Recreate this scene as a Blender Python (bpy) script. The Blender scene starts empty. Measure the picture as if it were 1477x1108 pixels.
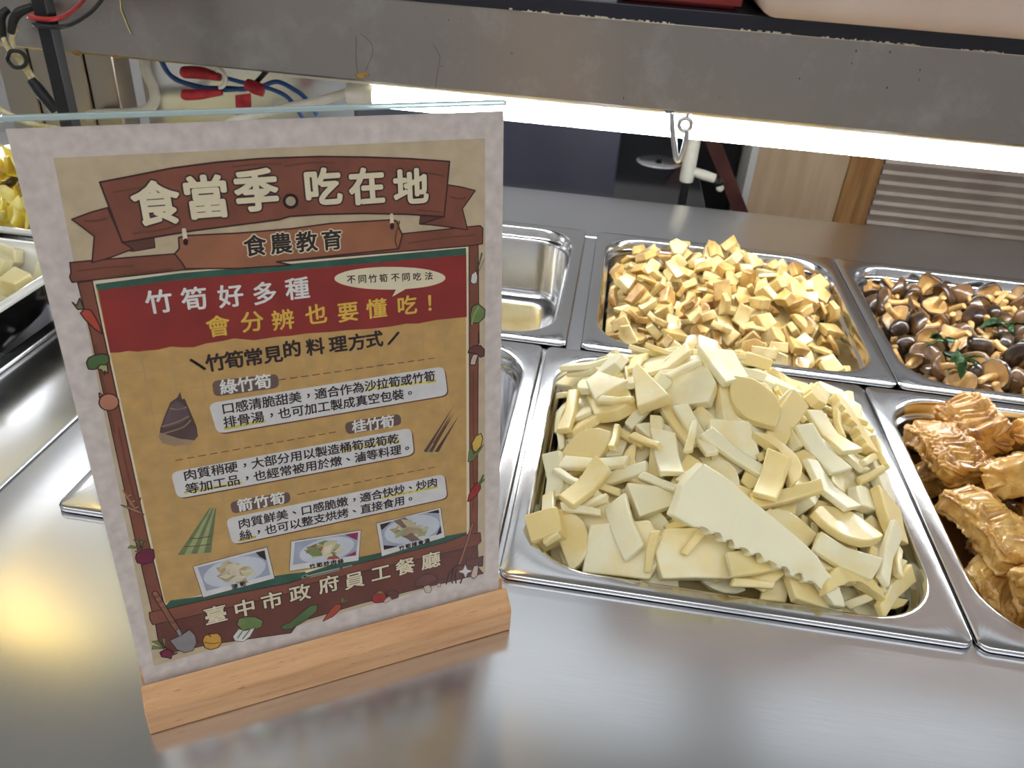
import bpy, bmesh, math, random
from mathutils import Vector, Matrix, Euler, Quaternion, noise
PI = math.pi
sc = bpy.context.scene
C = sc.collection
# ---------------------------------------------------------------- camera, exposure, world
cd = bpy.data.cameras.new('camera'); cam = bpy.data.objects.new('camera', cd); C.objects.link(cam)
cd.sensor_width = 36.0; cd.sensor_fit = 'HORIZONTAL'; cd.lens = 1145.18/1477*36; cd.clip_start = .01; cd.clip_end = 50
def cam_matrix(yaw, pitch, roll, h):
    cy, sy = math.cos(yaw), math.sin(yaw)
    fwd = Vector((sy*math.cos(pitch), cy*math.cos(pitch), -math.sin(pitch)))
    r0 = Vector((cy, -sy, 0)); u0 = r0.cross(fwd)
    r = math.cos(roll)*r0+math.sin(roll)*u0; u = -math.sin(roll)*r0+math.cos(roll)*u0
    m = Matrix((r, u, -fwd)).transposed().to_4x4(); m.translation = (0, 0, h)
    return m
cam.matrix_world = cam_matrix(-.10279, .55956, .07496, .41042)
cd.dof.use_dof = True; cd.dof.focus_distance = .47; cd.dof.aperture_fstop = 20
sc.camera = cam
sc.view_settings.view_transform = 'Standard'; sc.view_settings.look = 'None'; sc.view_settings.gamma = 1
sc.view_settings.use_curve_mapping = False
sc.view_settings.exposure = 0.0
sc.cycles.use_denoising = True
sc.cycles.max_bounces = 8
sc.cycles.sample_clamp_indirect = 6
w = bpy.data.worlds.new('world'); sc.world = w; w.use_nodes = True
w.node_tree.nodes['Background'].inputs['Color'].default_value = (.9, .93, 1, 1)
w.node_tree.nodes['Background'].inputs['Strength'].default_value = .25
TUBE_POWER = 40.0; PANEL_POWER = 2.7; WARM_POWER = 16.0

# ---------------------------------------------------------------- helpers
def srgb(r, g, b):
    f = lambda c: c/255/12.92 if c <= 10 else ((c/255+.055)/1.055)**2.4
    return (f(r), f(g), f(b), 1)
class NT:
    def __init__(s, m): s.t = m.node_tree; s.n = s.t.nodes; s.l = s.t.links; s.b = s.n.get('Principled BSDF')
    def node(s, ty, **k):
        n = s.n.new(ty)
        for a, v in k.items():
            if a in n.inputs: n.inputs[a].default_value = v
            else: setattr(n, a, v)
        return n
    def link(s, a, b): s.l.new(a, b)
def mat(name, col, rough=.5, metal=0, **k):
    m = bpy.data.materials.new(name); m.use_nodes = True; b = m.node_tree.nodes['Principled BSDF']
    b.inputs['Base Color'].default_value = col; b.inputs['Roughness'].default_value = rough; b.inputs['Metallic'].default_value = metal
    for a, v in k.items(): b.inputs[a.replace('_', ' ')].default_value = v
    return m
def noisy(m, c1, c2, scale=20, detail=4, lo=.35, hi=.65, stretch=(1, 1, 1), coords='Object', bump=0, bscale=None, rough=None):
    t = NT(m); tc = t.node('ShaderNodeTexCoord'); mp = t.node('ShaderNodeMapping'); mp.inputs['Scale'].default_value = stretch
    t.link(tc.outputs[coords], mp.inputs[0])
    nz = t.node('ShaderNodeTexNoise', Scale=scale, Detail=detail); t.link(mp.outputs[0], nz.inputs['Vector'])
    cr = t.node('ShaderNodeValToRGB'); e = cr.color_ramp.elements; e[0].position = lo; e[0].color = c1; e[1].position = hi; e[1].color = c2
    t.link(nz.outputs[0], cr.inputs[0]); t.link(cr.outputs[0], t.b.inputs['Base Color'])
    if rough:
        mr = t.node('ShaderNodeMapRange'); mr.inputs['To Min'].default_value = rough[0]; mr.inputs['To Max'].default_value = rough[1]
        t.link(nz.outputs[0], mr.inputs[0]); t.link(mr.outputs[0], t.b.inputs['Roughness'])
    if bump:
        n2 = t.node('ShaderNodeTexNoise', Scale=bscale or scale*3, Detail=5); t.link(mp.outputs[0], n2.inputs['Vector'])
        bp = t.node('ShaderNodeBump', Strength=bump, Distance=.001); t.link(n2.outputs[0], bp.inputs['Height']); t.link(bp.outputs[0], t.b.inputs['Normal'])
    return m
def emit(name, col, s):
    m = bpy.data.materials.new(name); m.use_nodes = True; b = m.node_tree.nodes['Principled BSDF']
    b.inputs['Base Color'].default_value = (.8, .8, .8, 1); b.inputs['Emission Color'].default_value = col; b.inputs['Emission Strength'].default_value = s
    return m
def steel(name, col, rough, stretch, streak=.08, bump=.02, scale=300):
    """brushed stainless steel: long fine streaks along one direction"""
    m = mat(name, col, rough, 1.0); t = NT(m)
    tc = t.node('ShaderNodeTexCoord'); mp = t.node('ShaderNodeMapping'); mp.inputs['Scale'].default_value = stretch; t.link(tc.outputs['Object'], mp.inputs[0])
    nz = t.node('ShaderNodeTexNoise', Scale=scale, Detail=3); t.link(mp.outputs[0], nz.inputs['Vector'])
    big = t.node('ShaderNodeTexNoise', Scale=7, Detail=4); t.link(tc.outputs['Object'], big.inputs['Vector'])
    ad = t.node('ShaderNodeMath', operation='MULTIPLY_ADD'); t.link(nz.outputs[0], ad.inputs[0]); ad.inputs[1].default_value = streak*1.5
    mr = t.node('ShaderNodeMapRange'); mr.inputs['To Min'].default_value = rough-streak*1.2; mr.inputs['To Max'].default_value = rough+streak*.4
    t.link(big.outputs[0], mr.inputs[0]); t.link(mr.outputs[0], ad.inputs[2]); t.link(ad.outputs[0], t.b.inputs['Roughness'])
    bp = t.node('ShaderNodeBump', Strength=bump, Distance=.0005); t.link(nz.outputs[0], bp.inputs['Height']); t.link(bp.outputs[0], t.b.inputs['Normal'])
    return m

def link(o, parent=None):
    C.objects.link(o)
    if parent: o.parent = parent
    return o
def thing(name, label, cat, loc=(0, 0, 0), rotz=0, group=None):
    o = bpy.data.objects.new(name, None); C.objects.link(o); o.empty_display_size = .02
    o.location = loc; o.rotation_euler = (0, 0, rotz); o['label'] = label; o['category'] = cat
    if group: o['group'] = group
    return o
def tag(o, label, cat, group=None, kind=None):
    if label: o['label'] = label
    if cat: o['category'] = cat
    if group: o['group'] = group
    if kind: o['kind'] = kind
    return o
def obj(name, bm, mats, parent=None, smooth=False, auto=None):
    bmesh.ops.recalc_face_normals(bm, faces=bm.faces)
    me = bpy.data.meshes.new(name); bm.to_mesh(me); bm.free()
    for m in (mats if isinstance(mats, (list, tuple)) else [mats]): me.materials.append(m)
    if smooth:
        for f in me.polygons: f.use_smooth = True
    if auto is not None: me.set_sharp_from_angle(angle=math.radians(auto))
    return link(bpy.data.objects.new(name, me), parent)
def struct(name, bm, m):
    o = obj(name, bm, m); o['kind'] = 'structure'; return o
def box(bm, x0, x1, y0, y1, z0, z1, bev=0, mi=0, segs=2):
    r = bmesh.ops.create_cube(bm, size=1); vs = r['verts']
    for v in vs: v.co = Vector(((x0, x1)[v.co.x > 0], (y0, y1)[v.co.y > 0], (z0, z1)[v.co.z > 0]))
    fs = set(f for v in vs for f in v.link_faces)
    for f in fs: f.material_index = mi
    if bev:
        es = set(e for v in vs for e in v.link_edges)
        bmesh.ops.bevel(bm, geom=list(es), offset=bev, segments=segs, profile=.5, affect='EDGES', clamp_overlap=True, material=mi)
    return bm
def bx(*a, **k): return box(bmesh.new(), *a, **k)
def prism(bm, pts, axis, a, b, mi=0):
    """a profile (two coordinates) pulled along axis from a to b"""
    def P(u, v, w): return {'x': (w, u, v), 'y': (u, w, v), 'z': (u, v, w)}[axis]
    lo = [bm.verts.new(P(u, v, a)) for u, v in pts]; hi = [bm.verts.new(P(u, v, b)) for u, v in pts]
    n = len(pts); fs = [bm.faces.new(lo[::-1]), bm.faces.new(hi)]
    for i in range(n): fs.append(bm.faces.new((lo[i], lo[(i+1) % n], hi[(i+1) % n], hi[i])))
    for f in fs: f.material_index = mi
    return bm
def smooth_path(pts, n=6):
    pts = [Vector(p) for p in pts]
    out = []
    for i in range(len(pts)-1):
        p0 = pts[max(i-1, 0)]; p1 = pts[i]; p2 = pts[i+1]; p3 = pts[min(i+2, len(pts)-1)]
        for k in range(n):
            t = k/n
            out.append(.5*((2*p1)+(p2-p0)*t+(2*p0-5*p1+4*p2-p3)*t*t+(3*p1-p0-3*p2+p3)*t**3))
    return out+[pts[-1]]
def tube(bm, pts, r, n=10, mi=0, smooth=True):
    """a round bar or wire along a path; r may be one radius or one per point"""
    path = smooth_path(pts) if smooth else [Vector(p) for p in pts]
    m = len(path); rr = (lambda i: r) if not isinstance(r, (list, tuple)) else (lambda i: r[0]+(0 if len(r) < 2 else 0) if len(r) == 1 else (lambda q: r[int(q)]*(1-q % 1)+r[min(int(q)+1, len(r)-1)]*(q % 1))(i/(m-1)*(len(r)-1)))
    rings = []; up = None
    for i, p in enumerate(path):
        d = (path[min(i+1, m-1)]-path[max(i-1, 0)]).normalized()
        if up is None: up = d.orthogonal().normalized()
        up = (up-d*up.dot(d)).normalized(); s = d.cross(up)
        rings.append([bm.verts.new(p+(up*math.cos(2*PI*k/n)+s*math.sin(2*PI*k/n))*rr(i)) for k in range(n)])
    for a, b in zip(rings, rings[1:]):
        for k in range(n): bm.faces.new((a[k], b[k], b[(k+1) % n], a[(k+1) % n])).material_index = mi
    for ring in (rings[0][::-1], rings[-1]): bm.faces.new(ring).material_index = mi
    return bm
def tb(pts, r, **k): return tube(bmesh.new(), pts, r, **k)
def cyl(bm, c, r, h, axis='z', n=24, mi=0):
    ax = {'x': (1, 0, 0), 'y': (0, 1, 0), 'z': (0, 0, 1)}[axis]
    c = Vector(c); return tube(bm, [c, c+Vector(ax)*h], r, n, mi, smooth=False)
# ---------------------------------------------------------------- food shapes
def mesh_from(bm, name, mats, smooth=True):
    bmesh.ops.recalc_face_normals(bm, faces=bm.faces)
    me = bpy.data.meshes.new(name); bm.to_mesh(me); bm.free()
    for m in mats: me.materials.append(m)
    if smooth:
        for f in me.polygons: f.use_smooth = True
        nv = [Vector() for _ in me.vertices]                    # big faces stay flat, edges stay soft
        for f in me.polygons:
            for i in f.vertices: nv[i] += f.normal*f.area
        me.normals_split_custom_set_from_vertices([n.normalized() if n.length > 0 else Vector((0, 0, 1)) for n in nv])
    return me

def wob(v, seed, amp, freq):
    n = noise.noise_vector((v.co + Vector((seed*7.3, seed*3.1, seed*1.7)))*freq)
    v.co += n*amp

def slab(outline, th, bev=.0008, bend=0, twist=0, seed=0, amp=.0008, taper=1.0, segs=2, cuts=0):
    """a cut piece: an outline in mm given a thickness, soft edges, a bend and a wobble"""
    bm = bmesh.new()
    n = len(outline)
    lo = [bm.verts.new((x*.001, y*.001, -th/2)) for x, y in outline]
    hi = [bm.verts.new((x*.001*taper, y*.001*taper, th/2)) for x, y in outline]
    bm.faces.new(lo[::-1]); bm.faces.new(hi)
    for i in range(n): bm.faces.new((lo[i], lo[(i+1)%n], hi[(i+1)%n], hi[i]))
    bmesh.ops.bevel(bm, geom=list(bm.edges), offset=bev, segments=segs, profile=.6, affect='EDGES', clamp_overlap=True)
    bmesh.ops.triangulate(bm, faces=[f for f in bm.faces if len(f.verts) > 4])
    if cuts: bmesh.ops.subdivide_edges(bm, edges=[e for e in bm.edges if e.calc_length() > .007], cuts=cuts, use_grid_fill=True)
    for v in bm.verts:
        x, y, z = v.co
        if bend: v.co.z += bend*(x*x)*1000*.05
        if twist: v.co.z += twist*x*y*20
        wob(v, seed, amp, 60)
    return bm

def arc(cx, cy, r, a0, a1, n):
    return [(cx+r*math.cos(math.radians(a0+(a1-a0)*i/n)), cy+r*math.sin(math.radians(a0+(a1-a0)*i/n))) for i in range(n+1)]

def comb(x0, x1, y, depth, n):
    p = []
    for i in range(n):
        a = x0+(x1-x0)*i/n; b = x0+(x1-x0)*(i+1)/n; k = (b-a)
        dd = depth*(.7+.5*((i*37)%5)/5)
        p += [(a, y), (a+k*.42, y+.4), (a+k*.5, y+dd), (a+k*.92, y+dd*.9)]
    return p

def bamboo_outlines():
    r = random.Random(5)
    o = []
    o.append(('broad', [(-27, -17), (24, -20), (30, 3), (22, 18), (-20, 19), (-30, 2)], .0085, 0))
    o.append(('moon', arc(0, -10, 27, 8, 172, 9), .007, 0))
    o.append(('crescent', arc(0, -12, 26, 5, 175, 9)+[(-15, -4), (-10, 0), (-4, 3), (2, 1), (7, 4), (13, -1)], .007, 0))
    o.append(('wedge', [(-26, -12), (27, -3), (24, 4), (-22, 16)], .009, .2))
    o.append(('strip', [(-30, -6), (28, -8), (31, 2), (-26, 7)], .0045, .5))
    o.append(('broad', [(-22, -16), (12, -21), (26, -2), (13, 20), (-17, 15)], .006, .3))
    o.append(('comb', [(-32, 8)]+[(-34, -2)]+comb(-32, 26, -9, 5, 6)+[(32, -6), (34, 4), (22, 11)], .0075, 0))
    o.append(('leaf', arc(0, -19, 36, 35, 145, 8)+arc(0, 12, 30, 222, 318, 6), .0055, .4))
    o.append(('chunk', [(-13, -11), (12, -13), (15, 9), (-11, 13)], .017, 0))
    o.append(('curl', [(-26, -9), (22, -12), (27, 6), (-20, 10)], .0032, 1.6))
    o.append(('sliver', [(-16, -3), (15, -4.5), (17, 1), (-13, 3.5)], .0035, .8))
    o.append(('wedge', [(-17, -15), (18, -13), (20, 2), (-6, 17)], .0075, 0))
    o.append(('trapeze', [(-24, -13), (25, -17), (19, 15), (-14, 14)], .0065, -.3))
    o.append(('sheet', [(-30, -19), (20, -22), (33, 2), (20, 21), (-25, 17)], .005, .5))
    return o

def bamboo_bm(k):
    kind, out, th, bend = bamboo_outlines()[k]
    return slab(out, max(th*1.25, .0056), .0015, bend*.13, .06*((k % 3)-1), k, .0011, .96, 3, 1)

def hero_comb_bm():
    o = [(-66, -16)]+comb(-50, 46, -17, 6, 9)+[(62, -23), (70, -20), (60, -8), (38, 5), (0, 15), (-38, 25), (-62, 28), (-69, 6)]
    return slab(o, .0125, .0016, 0, 0, 31, .0014, .96, 3, 1)

def potato_bm(k):
    o = [[(-13, -11), (12, -12), (13, 11), (-12, 12)], [(-12, -9), (8, -13), (14, 4), (2, 13), (-12, 8)], [(-15, -9), (14, -10), (12, 9), (-14, 8)]][k]
    return slab(o, [.020, .017, .015][k], .0022, 0, .2, k+60, .0015, .94, 3, 0)

def strip_bm(k):
    o = [[(-22, -6), (20, -8), (23, 4), (-19, 7)], [(-16, -9), (14, -11), (20, 6), (-12, 10)]][k]
    return slab(o, .004, .0012, 1.6, .8, k+80, .003, 1, 2, 1)

def chunk_bm(k):
    """diced braised vegetable: irregular slabs and cubes of 2 to 3 cm"""
    r = random.Random(k*13+2)
    shapes = [[(-12, -10), (11, -12), (13, 9), (-10, 12)], [(-14, -8), (9, -11), (14, 3), (4, 11), (-11, 8)], [(-11, -11), (12, -9), (6, 12), (-9, 9)],
              [(-15, -6), (14, -8), (13, 6), (-13, 8)], [(-10, -12), (10, -10), (14, 4), (-2, 13), (-13, 5)], arc(0, -6, 13, 0, 180, 6)]
    th = [.012, .009, .015, .010, .007, .009][k]
    return slab([(x*1.0, y*.92) for x, y in shapes[k]], th*.8, .0018, .3*r.uniform(-1, 1), .4, k+20, .0018, .9, 3, 0)

def lathe_bm(profile, n=14, bm=None, mat=0):
    bm = bm or bmesh.new()
    rings = []
    for (r, z) in profile:
        if r < 1e-6: rings.append([bm.verts.new((0, 0, z))])
        else: rings.append([bm.verts.new((r*math.cos(2*PI*i/n), r*math.sin(2*PI*i/n), z)) for i in range(n)])
    for a, b in zip(rings, rings[1:]):
        for i in range(n):
            j = (i+1) % n
            if len(a) == 1 and len(b) == 1: continue
            if len(a) == 1: f = bm.faces.new((a[0], b[i], b[j]))
            elif len(b) == 1: f = bm.faces.new((a[i], b[0], a[j]))
            else: f = bm.faces.new((a[i], b[i], b[j], a[j]))
            f.material_index = mat
    return bm

def mushroom_cap_bm(k):
    R = [.0155, .0125, .0180][k % 3]; H = [.011, .010, .0085][k % 3]
    pr = [(0, H), (R*.35, H*.97), (R*.68, H*.8), (R*.92, H*.45), (R, H*.08), (R*.97, -H*.14), (R*.88, -H*.16), (R*.8, 0), (R*.5, H*.2), (R*.2, H*.15), (0, H*.15)]
    bm = lathe_bm(pr, 22)
    for f in bm.faces:
        c = f.calc_center_median()
        if (c.x**2+c.y**2) < (R*.86)**2 and c.z < H*.22: f.material_index = 1
    for v in bm.verts:
        x, y = v.co.x, v.co.y
        v.co.z += [-9, -12, 10][k % 3]*x*x+[4, -6, -14][k % 3]*y*y          # folded caps
        v.co.x *= [1, .86, 1.1][k % 3]
        wob(v, k, .0042, 55); wob(v, k+9, .0009, 300)
    return bm

def mushroom_stem_bm(k):
    if k == 3:
        bm = lathe_bm([(0, .013), (.0032, .0125), (.0037, .006), (.0034, -.004), (.0040, -.011), (.0032, -.0125), (0, -.0127)], 12)
    else:
        L = [.019, .015, .024][k % 3]; r = [.0036, .0032, .0042][k % 3]
        bm = lathe_bm([(0, .003), (r*1.15, .0025), (r, -L*.3), (r*.95, -L*.7), (r*1.05, -L), (r*.7, -L-.0008), (0, -L-.001)], 10)
    for v in bm.verts:
        v.co.x += (v.co.z/.02)**2*.004*(1 if k % 2 else -1); wob(v, k+3, .001, 90)
    return bm

def yuba_bm(k):
    """a layered, wrinkled bean curd roll, soaked and torn"""
    L, Wd, T = [(.036, .024, .015), (.030, .027, .014), (.040, .019, .012), (.027, .022, .017)][k]
    bm = bmesh.new()
    nu, nv = 74, 110
    def skin(u, j, cap=1.0):
        a = 2*PI*j/nv
        c, s = math.cos(a), math.sin(a)
        cx = math.copysign(abs(c)**.32, c)*cap; sx = math.copysign(abs(s)**.32, s)*cap
        p = Vector((u*L, cx*Wd, sx*T))
        warp = noise.noise(Vector((u*1.6, k*3.1, a*.2)))*2.5
        side = abs(c)**1.5
        fold = abs(math.sin((sx*T*520)+warp*1.7+k))-.5             # the stacked sheets seen on the sides
        top = abs(math.sin(cx*Wd*330+warp*2.4+noise.noise(Vector((u*4, k, cx*2)))*3))-.5
        cr = noise.noise(p*330+Vector((k*5, 0, 0))); cr2 = noise.noise(p*120+Vector((0, k*5, 0)))
        d = .0036*fold*side+.0024*top*(1-side)+.0022*cr+.0024*cr2
        q = p+Vector((0, c, s)).normalized()*d
        q.x += .003*noise.noise(Vector((cx*3, sx*3, k+u)))+(.0022*fold if abs(u) > .85 else 0)
        q.z += .005*math.sin(u*2.2+k)+.004*noise.noise(Vector((u*2, cx*1.5, k*2)))
        return q
    grid = []
    for i in range(nu+1):
        u = -1+2*i/nu
        cap = 1-.09*abs(u)**14
        grid.append([bm.verts.new(skin(u, j, cap)) for j in range(nv)])
    for i in range(nu):
        for j in range(nv):
            bm.faces.new((grid[i][j], grid[i+1][j], grid[i+1][(j+1) % nv], grid[i][(j+1) % nv]))
    for e, row in ((-1, grid[0]), (1, grid[-1])):                        # torn ends: the sheets show as ridges
        mid = sum((v.co for v in row), Vector())/nv
        prev = row
        for t in (.8, .55, .3):
            cur = []
            for j, v in enumerate(row):
                q = mid+(v.co-mid)*t
                q.x += e*(.0022*abs(math.sin(q.z*430+q.y*60+k))+.003*noise.noise(q*150))
                cur.append(bm.verts.new(q))
            for j in range(nv): bm.faces.new((prev[j], prev[(j+1) % nv], cur[(j+1) % nv], cur[j]))
            prev = cur
        bm.faces.new(prev)
    return bm

def mound_bm(x0, x1, y0, y1, hf, n=26, bot=-.06):
    """the food underneath a heap"""
    bm = bmesh.new()
    g = [[bm.verts.new((x0+(x1-x0)*i/n, y0+(y1-y0)*j/n, hf(x0+(x1-x0)*i/n, y0+(y1-y0)*j/n))) for j in range(n+1)] for i in range(n+1)]
    for i in range(n):
        for j in range(n): bm.faces.new((g[i][j], g[i+1][j], g[i+1][j+1], g[i][j+1]))
    return bm

def sstep(a, b, x):
    t = min(1, max(0, (x-a)/(b-a))); return t*t*(3-2*t)

def h_bamboo(x, y):
    dx = (x-.115)/(.185 if x < .115 else .195); dy = (y-.595)/(.215 if y < .595 else .150)
    d = math.hypot(dx, dy)
    e = max(abs(x-.12)/.14, (abs(y-.56)/.145))
    return -.016+.086*max(0, 1-d)**.9-.010*sstep(.9, 1.05, e)+.005*noise.noise(Vector((x*30, y*30, 1)))
def h_chunks(x, y):
    dx = (x-.150)/.18; dy = (y-.94)/.19
    return -.026+.040*max(0, 1-dx*dx-dy*dy)**.8+.004*noise.noise(Vector((x*40, y*40, 2)))
def h_mushrooms(x, y):
    return -.022+.008*noise.noise(Vector((x*12, y*12, 3)))
def h_yuba(x, y):
    return -.008+.010*noise.noise(Vector((x*12, y*12, 4)))
def h_potato(x, y):
    return .038+.036*max(0, 1-((x+.66)/.14)**2-((y-.60)/.15)**2)
def h_greens(x, y):
    return .040+.030*max(0, 1-((x+.68)/.15)**2-((y-.90)/.15)**2)
# ---------------------------------------------------------------- materials
M = {}
M['counter'] = steel('counter_steel', srgb(222, 224, 228), .185, (.03, 1, 1), .06, .008, 900)
M['pan'] = steel('pan_steel', srgb(216, 216, 218), .15, (1, 1, 1), .04, .01, 120)
M['beam'] = steel('shelf_steel', srgb(176, 169, 161), .28, (.02, 1, 1), .02, .006, 900)
nt_ = NT(M['beam']); tc_ = nt_.node('ShaderNodeTexCoord'); nz_ = nt_.node('ShaderNodeTexNoise', Scale=16, Detail=8, Roughness=.7); nt_.link(tc_.outputs['Object'], nz_.inputs['Vector'])
cr_ = nt_.node('ShaderNodeValToRGB'); e_ = cr_.color_ramp.elements; e_[0].position = .52; e_[0].color = srgb(172, 165, 157); e_[1].position = .72; e_[1].color = srgb(190, 186, 180)
nt_.link(nz_.outputs[0], cr_.inputs[0]); nt_.link(cr_.outputs[0], nt_.b.inputs['Base Color'])
M['panel'] = steel('panel_steel', srgb(168, 158, 142), .28, (1, 1, .03), .05, .01, 700)
M['dark'] = mat('dark_gap', srgb(40, 42, 44), .5, .6)
M['wall'] = noisy(mat('wall_paint', srgb(222, 221, 222), .8), srgb(218, 217, 218), srgb(228, 227, 228), 6)
M['ceiling'] = noisy(mat('ceiling_board', srgb(226, 226, 222), .9), srgb(222, 222, 218), srgb(232, 232, 228), 10)
M['floor'] = noisy(mat('floor_tile', srgb(120, 112, 104), .35), srgb(124, 123, 122), srgb(140, 139, 138), 5)
M['tube'] = emit('lit_tube', (.95, .98, 1, 1), TUBE_POWER)
M['led'] = emit('lit_panel', (.96, .98, 1, 1), PANEL_POWER)  # glow of the added fill panels overhead
M['led_yellow'] = emit('warm_panel', (1, .90, .55, 1), .75)  # added glow that tints the left counter's reflection yellow
M['led_dim'] = emit('dimmed_panel', (.90, .96, 1, 1), .70)  # added weak glow, stands in for a bright ceiling mirrored in the counter
M['warm'] = emit('lit_warm', (1, .62, .2, 1), WARM_POWER)
M['plastic'] = noisy(mat('cream_plastic', srgb(226, 222, 205), .45), srgb(216, 210, 190), srgb(232, 228, 214), 40)
M['black'] = mat('black_plastic', srgb(22, 22, 26), .4)

# ---------------------------------------------------------------- the room
FZ, CZ = -.85, 1.95
struct('floor', bx(-3.2, 3.6, -2.6, 3.6, FZ-.1, FZ), M['floor'])
struct('ceiling', bx(-3.2, 3.6, -2.6, 3.6, CZ, CZ+.1), M['ceiling'])
struct('wall_back', bx(-3.2, 3.6, 3.5, 3.6, FZ, CZ), M['wall'])
struct('wall_front', bx(-3.2, 3.6, -2.6, -2.5, FZ, CZ), M['wall'])
struct('wall_left', bx(-3.2, -3.1, -2.5, 3.5, FZ, CZ), M['wall'])
struct('wall_right', bx(3.5, 3.6, -2.5, 3.5, FZ, CZ), M['wall'])
PX = {-2.4: 'far left', -1.2: 'left', 0: 'middle', 1.2: 'right', 2.4: 'far right'}
PY = {-1.5: 'well behind the counter front', -.45: 'above the counter front', 2.0: 'just beyond the counter', 2.85: 'near the room back wall'}
for x, wx in PX.items():
    for y, wy in PY.items():
        t = thing('ceiling_panel_light', 'long white ceiling panel light at %s, %s' % (wx, wy), 'ceiling light', (x, y, CZ), 0, 'panel lights in the ceiling')  # unseen fill lights, added to brighten the sign and the counter's reflections
        W, H = .52, .34
        obj('frame', box(box(box(box(bmesh.new(), -W, W, -H, -H+.02, -.02, -.0005), -W, W, H-.02, H, -.02, -.0005), -W, -W+.02, -H+.02, H-.02, -.02, -.0005), W-.02, W, -H+.02, H-.02, -.02, -.0005), M['plastic'], t)
        obj('diffuser', bx(-W+.02, W-.02, -H+.02, H-.02, -.014, -.002), M['led'] if y < 1 or (x < -2 and y > 2.5) else M['led_yellow'] if x < -1 and y < 2.5 else M['led_dim'], t)
for i, (x, y, where) in enumerate([(-1.75, 1.80, 'above the counter far left'), (-.35, 1.45, 'above the shelf in the middle')]):
    t = thing('downlight', 'round warm downlight in the ceiling %s' % where, 'ceiling light', (x, y, CZ), 0, 'warm downlights')
    obj('ring', lathe_bm([(.075, -.001), (.09, -.001), (.09, -.012), (.075, -.012), (.075, -.001)], 28), M['plastic'], t)
    obj('lamp', lathe_bm([(0, -.008), (.072, -.008), (.072, -.001), (0, -.001)], 28), M['warm'], t)

# ---------------------------------------------------------------- the serving counter
t = thing('serving_counter', 'brushed stainless steel serving counter that holds the six food pans', 'counter', (0, 0, FZ))
def cb(*a, **k):
    a = list(a); a[4] -= FZ; a[5] -= FZ; return a
top = bmesh.new()
XL, XR, YF, YB = -.4245, 1.30, -.34, 1.245
for r in [(XL, XR, YF, .405), (XL, XR, 1.066, YB), (XL, -.361, .405, 1.066), (.636, XR, .405, 1.066)]:
    pass
b = bmesh.new()
vs = {}
xs = [XL, -.361, .636, XR]; ys = [YF, .405, 1.066, YB]
for i in range(4):
    for j in range(4):
        for k, z in enumerate((-.03, 0)): vs[i, j, k] = top.verts.new((xs[i], ys[j], z-FZ))
for i in range(3):
    for j in range(3):
        if (i, j) == (1, 1): continue
        for k in (0, 1): top.faces.new((vs[i, j, k], vs[i+1, j, k], vs[i+1, j+1, k], vs[i, j+1, k]))
for i in range(3):
    top.faces.new((vs[i, 0, 0], vs[i+1, 0, 0], vs[i+1, 0, 1], vs[i, 0, 1])); top.faces.new((vs[i, 3, 0], vs[i+1, 3, 0], vs[i+1, 3, 1], vs[i, 3, 1]))
    top.faces.new((vs[0, i, 0], vs[0, i+1, 0], vs[0, i+1, 1], vs[0, i, 1])); top.faces.new((vs[3, i, 0], vs[3, i+1, 0], vs[3, i+1, 1], vs[3, i, 1]))
for q in (1, 2):
    top.faces.new((vs[1, q, 0], vs[2, q, 0], vs[2, q, 1], vs[1, q, 1])); top.faces.new((vs[q, 1, 0], vs[q, 2, 0], vs[q, 2, 1], vs[q, 1, 1]))
bmesh.ops.recalc_face_normals(top, faces=top.faces)
eds = [e for e in top.edges if (abs(e.verts[0].co.z-(-FZ)) < 1e-6 and abs(e.verts[1].co.z-(-FZ)) < 1e-6) and len(e.link_faces) == 2 and abs(e.link_faces[0].normal.dot(e.link_faces[1].normal)) < .5]
bmesh.ops.bevel(top, geom=eds, offset=.003, segments=3, profile=.5, affect='EDGES')
ctop = obj('countertop', top, M['counter'], t, auto=40)
obj('cabinet', bx(XL+.01, XR-.03, YF+.04, YB-.04, .10, -.032-FZ+.0), M['panel'], t) if 0 else None
sk = bmesh.new()
for a in [(XL+.004, XR-.02, YF+.03, YF+.045, .08, -.0305-FZ), (XL+.004, XR-.02, YB-.045, YB-.03, .08, -.0305-FZ), (XL+.004, XL+.02, YF+.045, YB-.045, .08, -.0305-FZ), (XR-.035, XR-.02, YF+.045, YB-.045, .08, -.0305-FZ)]: box(sk, *a)
obj('cabinet', sk, M['panel'], t)
obj('toe_kick', bx(XL+.03, XR-.05, YF+.08, YB-.08, 0, .08), M['dark'], t)
for (x0, x1, y0, y1) in [(-.361, .636, .7275, .7370), (-.0218, -.0062, .737, 1.066), (-.0448, -.0409, .405, .7275), (.2803, .2824, .405, .7275), (.3191, .3199, .737, 1.066)]:
    obj('support_bar', bx(x0+.0002, x1-.0002, y0, y1, -.03-FZ, -.0025-FZ), M['counter'], ctop)

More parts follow.
